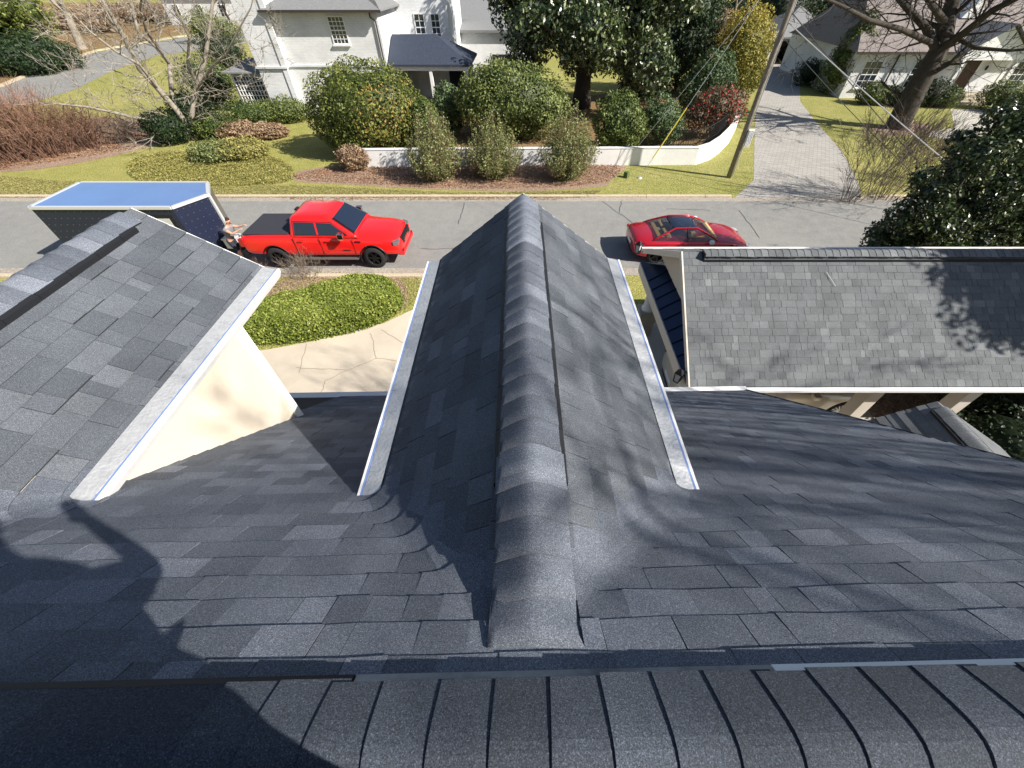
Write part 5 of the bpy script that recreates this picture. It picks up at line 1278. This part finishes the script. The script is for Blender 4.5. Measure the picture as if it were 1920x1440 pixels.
cover('fallen_leaves', 'brown fallen leaves and bark chips over the mulch bed', smooth_poly(gp((550, 325), (700, 305), (1150, 305), (1170, 320), (1130, 350), (860, 356), (640, 343), (560, 340)), 1), 12000, .09, 'f_litter', .04, 82)
cover('fallen_leaves', 'fallen leaves drifted along the far kerb', [Vector((-12, 19.8, 0)), Vector((2, 19.8, 0)), Vector((2, 20.15, 0)), Vector((-12, 20.15, 0))], 700, .09, 'f_litter', .03, 83)
cover('fallen_leaves', 'brown leaves on the bed under the leafless shrubs at left', gp((-60, 255), (200, 220), (300, 240), (250, 280), (0, 320), (-80, 322)), 9000, .12, 'f_litter', .05, 84)
cover('fallen_leaves', 'orange brown leaves on the bed beside the carport', [Vector((8.6, 2.2, 0)), Vector((17, 2.2, 0)), Vector((17, 7.7, 0)), Vector((9.4, 7.7, 0))], 9000, .07, 'f_litter', .04, 85)
cover('grass', 'short winter grass on the verges beside the street', gp((-150, 372), (1100, 372), (1130, 358), (860, 362), (640, 352), (545, 348), (280, 353), (0, 330), (-150, 335)), 60000, .06, 'f_grass', .04, 86)
cover('grass', 'short grass on the near verge around the hedge bed', gp((480, 655), (560, 640), (640, 622), (720, 600), (772, 574), (786, 554), (794, 514), (600, 512), (480, 516), (400, 560)), 14000, .05, 'f_grass', .04, 87)
# near-side hedge (kidney shaped, clipped)
t = thing('hedge', 'clipped bright green kidney shaped hedge beside the cream driveway', 'hedge', (-6.6, 10.6, 0))
HP = [Vector((*G(px, py, .35).xy, 0)) for px, py in smooth_px([(470, 634), (560, 627), (640, 612), (700, 596), (744, 573), (755, 547), (735, 526), (690, 520), (640, 530), (590, 545), (520, 560), (470, 578), (420, 600), (415, 628)])]
g = np.random.default_rng(88); HX = np.array([[p.x, p.y] for p in HP]); A_, B_ = HX, np.roll(HX, -1, 0)
def hedge_d(Q):
    d = np.full(len(Q), 1e9); ins = np.zeros(len(Q), bool)
    for a, b in zip(A_, B_):
        ab = b - a; tt = np.clip(((Q - a) @ ab) / (ab @ ab), 0, 1); d = np.minimum(d, np.linalg.norm(Q - (a + tt[:, None] * ab), axis=1))
        cr = ((b[1] > Q[:, 1]) != (a[1] > Q[:, 1])) & (Q[:, 0] < (b[0] - a[0]) * (Q[:, 1] - a[1]) / (b[1] - a[1] + 1e-9) + a[0]); ins ^= cr
    return d, ins
Q = np.column_stack([g.uniform(HX[:, 0].min(), HX[:, 0].max(), 120000), g.uniform(HX[:, 1].min(), HX[:, 1].max(), 120000)])
dd_, ins = hedge_d(Q); Q, dd_ = Q[ins], dd_[ins]
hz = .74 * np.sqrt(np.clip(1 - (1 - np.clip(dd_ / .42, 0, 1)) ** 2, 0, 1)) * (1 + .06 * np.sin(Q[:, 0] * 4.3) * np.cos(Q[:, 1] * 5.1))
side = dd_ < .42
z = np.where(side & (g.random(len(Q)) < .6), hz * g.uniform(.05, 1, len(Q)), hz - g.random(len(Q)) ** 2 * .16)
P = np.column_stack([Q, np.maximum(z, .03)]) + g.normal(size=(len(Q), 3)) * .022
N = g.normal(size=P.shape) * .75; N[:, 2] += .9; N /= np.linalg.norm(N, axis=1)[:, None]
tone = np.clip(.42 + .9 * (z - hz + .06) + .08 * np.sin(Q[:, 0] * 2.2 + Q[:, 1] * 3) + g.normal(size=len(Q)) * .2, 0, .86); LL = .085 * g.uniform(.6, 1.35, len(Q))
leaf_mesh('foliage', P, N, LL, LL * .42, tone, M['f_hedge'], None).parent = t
hf = bpy.data.objects[-1] if False else [o for o in bpy.data.objects if o.parent == t][-1]
hf.location = -t.location
cm_ = MB(); cen = HX.mean(0); ring_ = [(cen[0] + (p[0] - cen[0]) * .88, cen[1] + (p[1] - cen[1]) * .86) for p in HX]
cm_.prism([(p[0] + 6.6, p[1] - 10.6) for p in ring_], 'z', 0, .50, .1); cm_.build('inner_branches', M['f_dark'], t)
twig_bush('dry tan leafless shrub at the kerb beside the pickup rear wheel', 575, 522, 1.0, .8, 60, 91, 'twig', tw=.006)
twig_bush('small dry shrub at the kerb below the person', 480, 522, .8, .6, 36, 92, 'browntwig', tw=.006)
# near right magnolia beyond the carport
def blobcluster(n, R_, zc, rz, seed, s=(1.0, 1.7)):
    g = random.Random(seed); out = []
    for i in range(n):
        a = g.uniform(0, 6.28); ph = g.uniform(-.9, 1.2); q = g.uniform(.55, .9)
        out.append((math.cos(a) * math.cos(ph) * R_ * q, math.sin(a) * math.cos(ph) * R_ * q, max(.9, zc + math.sin(ph) * rz * q), g.uniform(*s), g.uniform(*s), g.uniform(*s) * .8))
    return out
mb_ = Vector((12.4, 11.6, 0)); bl = []; g = random.Random(77)
for (px, py, r) in ((1655, 440, .55), (1700, 405, .6), (1745, 365, .6), (1790, 330, .62), (1840, 290, .65), (1895, 255, .7), (1950, 225, .8), (1700, 455, .6), (1760, 430, .8), (1820, 390, .85), (1880, 350, .9), (1940, 310, 1.0), (1840, 455, .8), (1900, 430, 1.0), (1970, 400, 1.1), (2040, 300, 1.1), (2050, 420, 1.2), (1780, 480, .8), (1930, 500, 1.0), (1640, 470, .4), (1730, 330, .3), (1800, 265, .35), (1880, 215, .4)):
    p = at(px, py, 11.4 + g.uniform(-.4, .7)) - mb_; bl.append((p.x, p.y, p.z, r, r * .9, r * .85))
big_tree('magnolia_tree', 'dense dark magnolia at the right edge rising just behind the carport', mb_, 2.2, .18, bl, 46000, .115, 'f_mag', 102, spread=.95, lump=.3, shell=.45, corez=.42, tonefn=lambda P, t, g: np.where(g.random(len(t)) < .05, 1.0, t))
shrub('dark_hedge', 'dark shaded hedge at the right edge below the carport posts', (12.6, 4.6, 0), 'hedge', [(-1.6, 0, .7, 1.5, 1.6, .8), (.3, -.3, .7, 1.6, 1.8, .8), (-.6, 1.6, .6, 1.6, 1.0, .7)], 12000, .09, 'f_dark', 106)
# right-hand oak and foundation planting
b = G(1680, 240)
big = [(L_2, r_, n_) for (L_2, r_, n_) in ()]
def LB(pts): return [at(px, py, b.y + dy) - b for (px, py, dy) in pts]
ol = [(LB([(1682, 236, 0), (1716, 170, 0), (1742, 125, 0), (1765, 85, .2), (1775, 40, .5), (1790, -10, 1), (1800, -60, 1)]), .74, 2),
      (LB([(1760, 95, 0), (1810, 60, -1), (1860, 20, -2), (1920, -10, -3), (1990, -30, -3)]), .26, 3),
      (LB([(1755, 90, 0), (1735, 50, .5), (1700, 15, 1), (1660, -30, 1.5)]), .26, 3),
      (LB([(1745, 80, 0), (1690, 55, -1), (1630, 38, -2), (1580, 12, -3), (1530, -10, -3)]), .16, 3),
      (LB([(1770, 60, 0), (1830, 90, -1.5), (1890, 95, -2.5), (1960, 90, -3)]), .13, 3),
      (LB([(1770, 40, 0), (1740, 0, -1), (1745, -50, -1)]), .2, 3)]
bare_tree('oak_tree', 'thick dark trunked leafless oak on the lawn of the long white house', b, 13, .62, 45, 6, 'darkbark', trunk_h=.03, limbs=ol, minr=.012, spread=.75)
shrub('conical_evergreen', 'tall conical evergreen at the left corner of the long white house', at_ground(1560, 175), 'tree', [(0, 0, 1.6, 1.9, 1.7, 1.7), (.1, 0, 3.2, 1.3, 1.3, 1.6), (.2, 0, 4.5, .7, .7, 1.1)], 11000, .17, 'f_green', 110)
for i, (px, py, r, lab) in enumerate(((1625, 195, 1.2, 'round shrub right of the conical evergreen'), (1660, 196, 1.0, 'low shrub under the first window of the long white house'), (1735, 198, 1.4, 'round shrub right behind the oak trunk'), (1700, 200, 1.0, 'low dark shrub left of the oak trunk'), (1765, 200, 1.1, 'round shrub left of the stone steps'), (1858, 205, 1.5, 'round shrub right of the stone steps'), (1905, 215, 1.4, 'olive shrub at the right edge near the stone path'), (1510, 160, 1.6, 'dark shrub beside the top of the paved driveway'))):
    shrub('foundation_shrub', lab, at_ground(px, py), 'shrub', [(0, 0, r * .6, r, r * .9, r * .7)], 3000, .14, ('f_green', 'f_dark', 'f_dark', 'f_dark', 'f_green', 'f_osm', 'f_abelia', 'f_dark')[i], 120 + i)
# far trees
big_tree('evergreen_tree', 'large bright evergreen at the top left corner', at_ground(20, 125), 3, .35, blobcluster(16, 5.5, 4.2, 4, 131, (2.2, 3.2)), 24000, .34, 'f_holly', 132, spread=.9, lump=.25)
for i, (px, py, r, lab) in enumerate(((90, 130, 2.6, 'dark shrub mass at the foot of the top left evergreen'), (45, 140, 2.4, 'shadowed shrub beside the side street at far left'), (400, 80, 3, 'brown green shrub far up the side street'))):
    shrub('roadside_shrub', lab, at_ground(px, py), 'shrub', [(0, 0, r * .6, r, r, r * .7), (r * .9, 0, r * .4, r * .8, r * .8, r * .5)], 4500, .24, 'f_dark' if i < 2 else 'f_abelia', 140 + i)
g = random.Random(9)
for i, (px, py, h, r, lab) in enumerate(((155, 92, 14, .45, 'thick pale leaning trunk beside the side street at top left'), (60, 96, 12, .25, 'leafless tree behind the top left evergreen'), (225, 62, 13, .3, 'first leafless tree beyond the side street'), (300, 50, 13, .3, 'second leafless tree beyond the side street'), (375, 45, 12, .28, 'third leafless tree beyond the side street'), (440, 58, 9, .2, 'leafless tree left of the white chimney'), (1265, 70, 12, .2, 'slim leafless tree right of the big magnolia top'), (1320, 62, 12, .2, 'leafless tree in the thicket above the dark evergreen'), (1370, 58, 12, .2, 'leafless tree behind the yellow tipped shrub'), (1410, 50, 12, .2, 'leafless tree nearest the utility pole top'), (1225, 60, 12, .2, 'leafless tree at the left of the far thicket'))):
    bare_tree('leafless_tree', lab, at_ground(px, py), h, r, 200 + i, 5 if i < 6 else 4, 'bark' if i in (0, 2, 4, 6, 8) else 'darkbark', group='leafless trees in the distance', lean=(.25, 0) if i == 0 else (g.uniform(-.1, .1), 0), minr=.02, spread=.55)
for i, (px, py, r, h, mt, lab) in enumerate(((780, 78, 3.2, 3.6, 'f_green', 'clipped green hedge left of the big magnolia top'), (850, 70, 3.2, 3.4, 'f_green', 'clipped green hedge section touching the big magnolia'), (1300, 60, 5, 3.5, 'f_dry', 'brown thicket beyond the dark evergreens'), (1390, 48, 6, 4.5, 'f_dark', 'dark thicket beyond the yellow tipped shrub'), (1450, 40, 6, 5.5, 'f_dark', 'dark tree mass behind the utility pole'), (250, 40, 8, 3.0, 'f_dry', 'brown undergrowth far up the side street'), (130, 60, 7, 3.0, 'f_dry', 'brown undergrowth behind the top left evergreen'), (420, 30, 8, 4.0, 'f_dry', 'brown undergrowth behind the chimney'), (1250, 30, 9, 6.5, 'f_dark', 'dark wood edge at top centre right'), (600, 20, 12, 5.5, 'f_dark', 'dark wood edge behind the white house'))):
    shrub('far_thicket', lab, at_ground(px, py), 'thicket', [(0, 0, h * .45, r, r * .6, h * .55), (r * .7, 0, h * .4, r * .7, r * .5, h * .45), (-r * .7, 0, h * .4, r * .7, r * .5, h * .45)], 7000, .32, mt, 160 + i, spread=.95, lump=.25)
# trees behind and beside the house whose shade falls on the roofs
for i, (x, y, h, r) in enumerate(((10.0, -2.05, 13, .11), (10.9, -1.9, 13.5, .13), (9.9, -1.0, 12.5, .10), (11.2, -1.2, 14, .12), (10.2, -.2, 12.5, .09), (11.6, -.4, 14, .11), (10.6, .45, 12.5, .08))):
    bare_tree('slender_tree', 'slender leafless tree in the side yard, out of the picture', (x, y, 0), h, r, 320 + i, 4, 'darkbark', group='slender trees in the side yard', trunk_h=.55, spread=.30, minr=.01, first=3, limb_len=.2, lean=((-.04, .03, .05, -.02, .02, -.05, .03)[i], .02))
bare_tree('oak_tree', 'tall leafless oak standing behind the house, out of the picture', (12.5, -5.6, 0), 18.5, .26, 301, 6, 'darkbark', trunk_h=.32, spread=.75, minr=.012, first=5, limb_len=.27)
big_tree('magnolia_tree', 'evergreen magnolia beside the carport, out of the picture', (16.4, 5.6, 0), 5, .3, blobcluster(16, 2.0, 7.7, 2.0, 303, (.9, 1.3)), 13000, .2, 'f_mag', 304, spread=.9)
big_tree('magnolia_tree', 'low evergreen magnolia beside the side wing, out of the picture', (20.5, .4, 0), 3, .25, blobcluster(18, 2.8, 4.6, 2.4, 305, (1.2, 1.7)), 12000, .2, 'f_mag', 306, spread=.9)
#@@PEOPLE
# ---------------------------------------------------------------- people
def skinned(name, chains, material, parent, root=0, sub=2):
    """chains: list of lists of (point, radius); points shared by position are welded"""
    V, E, Rr = [], [], []; idx = {}
    def vid(p, r):
        k = tuple(round(c, 4) for c in p)
        if k not in idx: idx[k] = len(V); V.append(k); Rr.append(r)
        return idx[k]
    for ch in chains:
        ids = [vid(p, r) for p, r in ch]
        for a, b in zip(ids, ids[1:]): E.append((a, b))
    me = bpy.data.meshes.new(name); me.from_pydata(V, E, [])
    bm = bmesh.new(); bm.from_mesh(me); ly = bm.verts.layers.skin.verify()
    for i, v in enumerate(bm.verts): v[ly].radius = (Rr[i], Rr[i]); v[ly].use_root = (i == root)
    bm.to_mesh(me); bm.free()
    o = bpy.data.objects.new(name, me); COL.objects.link(o)
    if parent: o.parent = parent; ORG[o.name] = Vector((0, 0, 0))
    o.modifiers.new('skin', 'SKIN').use_smooth_shade = True
    s = o.modifiers.new('sub', 'SUBSURF'); s.levels = s.render_levels = sub
    bake(o); o.data.materials.clear(); o.data.materials.append(material)
    return o
def figure(label, loc, J, shirt, shorts, legm=None, sleeve=.5, bulk=1.0):
    """J: joints dict relative to loc"""
    t = thing('person', label, 'person', loc); V = {k: Vector(v) for k, v in J.items()}
    pel, chest, neck, head = V['pelvis'], V['chest'], V['neck'], V['head']
    ch = [[(pel, .13), (pel.lerp(chest, .5), .125), (chest, .15), (neck, .055), (neck.lerp(head, .45), .06), (head, .098), (head + (head - neck).normalized() * .09, .075)]]
    fw = V['face'].normalized()
    for s in 'lr':
        sh, el, wr, hip_, kn, an = (V[k + s] for k in ('sh', 'el', 'wr', 'hip', 'kn', 'an'))
        hd = (wr - el).normalized(); palm = wr + hd * .075
        ch.append([(chest, .15), (sh, .068), (sh.lerp(el, .5), .050), (el, .042), (el.lerp(wr, .5), .038), (wr, .028), (palm, .032)])
        sd = hd.cross(Vector((0, 0, 1))); sd = sd.normalized() if sd.length > .1 else Vector((1, 0, 0)); cu = sd.cross(hd)
        for i, (o_, l_) in enumerate(((-.028, .065), (-.009, .078), (.010, .072), (.028, .055))):
            a = palm + hd * .03 + sd * o_; ch.append([(palm, .032), (a, .010), (a + hd * l_ * .5 - cu * .012, .009), (a + hd * l_ * .85 - cu * .034, .008)])
        th = wr + hd * .03 - sd * .035; ch.append([(palm, .032), (th, .012), (th + hd * .035 - sd * .012, .009)])
        ch.append([(pel, .13), (hip_, .092), (hip_.lerp(kn, .5), .078), (kn, .058), (kn.lerp(an, .4), .056), (an, .037)])
        ch.append([(an, .037), (an + Vector((0, 0, -.055)), .035), (an + fw * .12 + Vector((0, 0, -.065)), .03)])
    body = skinned('body', ch, M['skin'], t)
    # face features on the head
    hdn = (head - neck).normalized(); sd = fw.cross(hdn).normalized()
    m = MB()
    for s in (-1, 1):
        m.lathe([(0, -.012), (.010, -.008), (.012, 0), (.010, .008), (0, .012)], head + fw * .088 + sd * s * .033 + hdn * .01, n=8)
    m.build('eye', M['hair'], t); 
    m = MB(); m.lathe([(0, .02), (.010, .0), (.016, -.022), (0, -.03)], head + fw * .102, n=8); m.build('nose', M['skin'], t)
    m = MB(); m.obox(head + fw * .088 - hdn * .05, sd * .022, fw * .006, hdn * .005); m.build('mouth', M['lamp_red'], t)
    m = MB()
    for s in (-1, 1): m.lathe([(0, -.03), (.014, -.02), (.018, 0), (.014, .02), (0, .03)], head + sd * s * .098, n=8)
    m.build('ear', M['skin'], t)
    skinned('hair', [[(head + hdn * .035 - fw * .03, .098), (head + hdn * .085 - fw * .01, .085), (head + hdn * .10 + fw * .035, .05)]], M['hair'], t)
    sh_ch = [[(pel + (chest - pel) * .02, .145), (pel.lerp(chest, .5), .148), (chest, .172), (chest.lerp(neck, .62), .095)]]
    for s in 'lr':
        sh, el = V['sh' + s], V['el' + s]; sh_ch.append([(chest, .172), (sh, .085), (sh.lerp(el, sleeve), .068)])
    sh_ch = [[(p_, r_ * (bulk if r_ > .09 else 1)) for p_, r_ in c_] for c_ in sh_ch]
    skinned('shirt', sh_ch, shirt, t)
    so = [[(pel + (chest - pel) * .15, .140), (pel, .150)]]
    for s in 'lr': so.append([(pel, .150), (V['hip' + s], .110), (V['hip' + s].lerp(V['kn' + s], .5), .098), (V['hip' + s].lerp(V['kn' + s], .92), .082)] + ([(V['kn' + s], .075), (V['an' + s], .055)] if legm else []))
    so = [[(p_, r_ * bulk) for p_, r_ in c_] for c_ in so]
    skinned('shorts' if not legm else 'trousers', so, shorts, t)
    for s in 'lr':
        an = V['an' + s]
        skinned('shoe', [[(an + Vector((0, 0, -.03)), .052), (an - fw * .02 + Vector((0, 0, -.052)), .045), (an + fw * .09 + Vector((0, 0, -.055)), .045), (an + fw * .17 + Vector((0, 0, -.06)), .036)]], M['black'], t)
    return t
# worker at the hitch, leaning towards the tailgate with both arms out (+x)
fx = G(452, 492)
figure('person in grey T-shirt and dark shorts leaning with outstretched arms against the pickup tailgate', (-11.35, 13.95, 0),
       dict(pelvis=(.0, 0, .92), chest=(.16, 0, 1.32), neck=(.23, 0, 1.50), head=(.31, 0, 1.64), face=(1, -.1, -.25),
            shl=(.17, .19, 1.38), ell=(.42, .22, 1.33), wrl=(.62, .20, 1.38), shr=(.17, -.19, 1.38), elr=(.40, -.24, 1.27), wrr=(.62, -.16, 1.36),
            hipl=(0, .10, .88), knl=(.06, .12, .48), anl=(-.22, .12, .10), hipr=(0, -.10, .88), knr=(.20, -.11, .50), anr=(.12, -.12, .10)), M['shirt'], M['navy'])
# photographer standing on the far side of the ridge behind the lens; only the shadow is in the picture
figure('person standing on the back slope of the roof taking the picture, out of view', (-.14, -.38, 6.38),
       dict(pelvis=(.0, .03, .92), chest=(-.02, .07, 1.30), neck=(-.10, .10, 1.51), head=(-.19, .12, 1.70), face=(.1, 1, -.4),
            shl=(-.24, .08, 1.40), ell=(-.44, .02, 1.22), wrl=(-.46, .04, 1.02), shr=(.14, .08, 1.36), elr=(.20, .25, 1.20), wrr=(.17, .285, 1.55),
            hipl=(-.12, .02, .88), knl=(-.16, .04, .48), anl=(-.2, -.04, .07), hipr=(.17, .02, .88), knr=(.22, .04, .48), anr=(.24, -.04, .07)), M['shirt'], M['navy'], legm=True, sleeve=.95, bulk=1.12)
tb = thing('shadow_filler', 'unseen box added beside the person on the roof to fill out the shadow', 'shadow blocker', (-.44, -.36, 6.78))  # added unseen blocker that widens the person's shadow on the roof
m = MB(); m.box(-.28, .2, -.10, .10, .0, .48); m.build('body', M['navy'], tb, bevel=.05)
m = MB(); m.tube([(-.12, 0, .46), (-.10, 0, .58), (.05, 0, .60), (.08, 0, .46)], [.015] * 4, 6); m.build('handle', M['black'], tb)
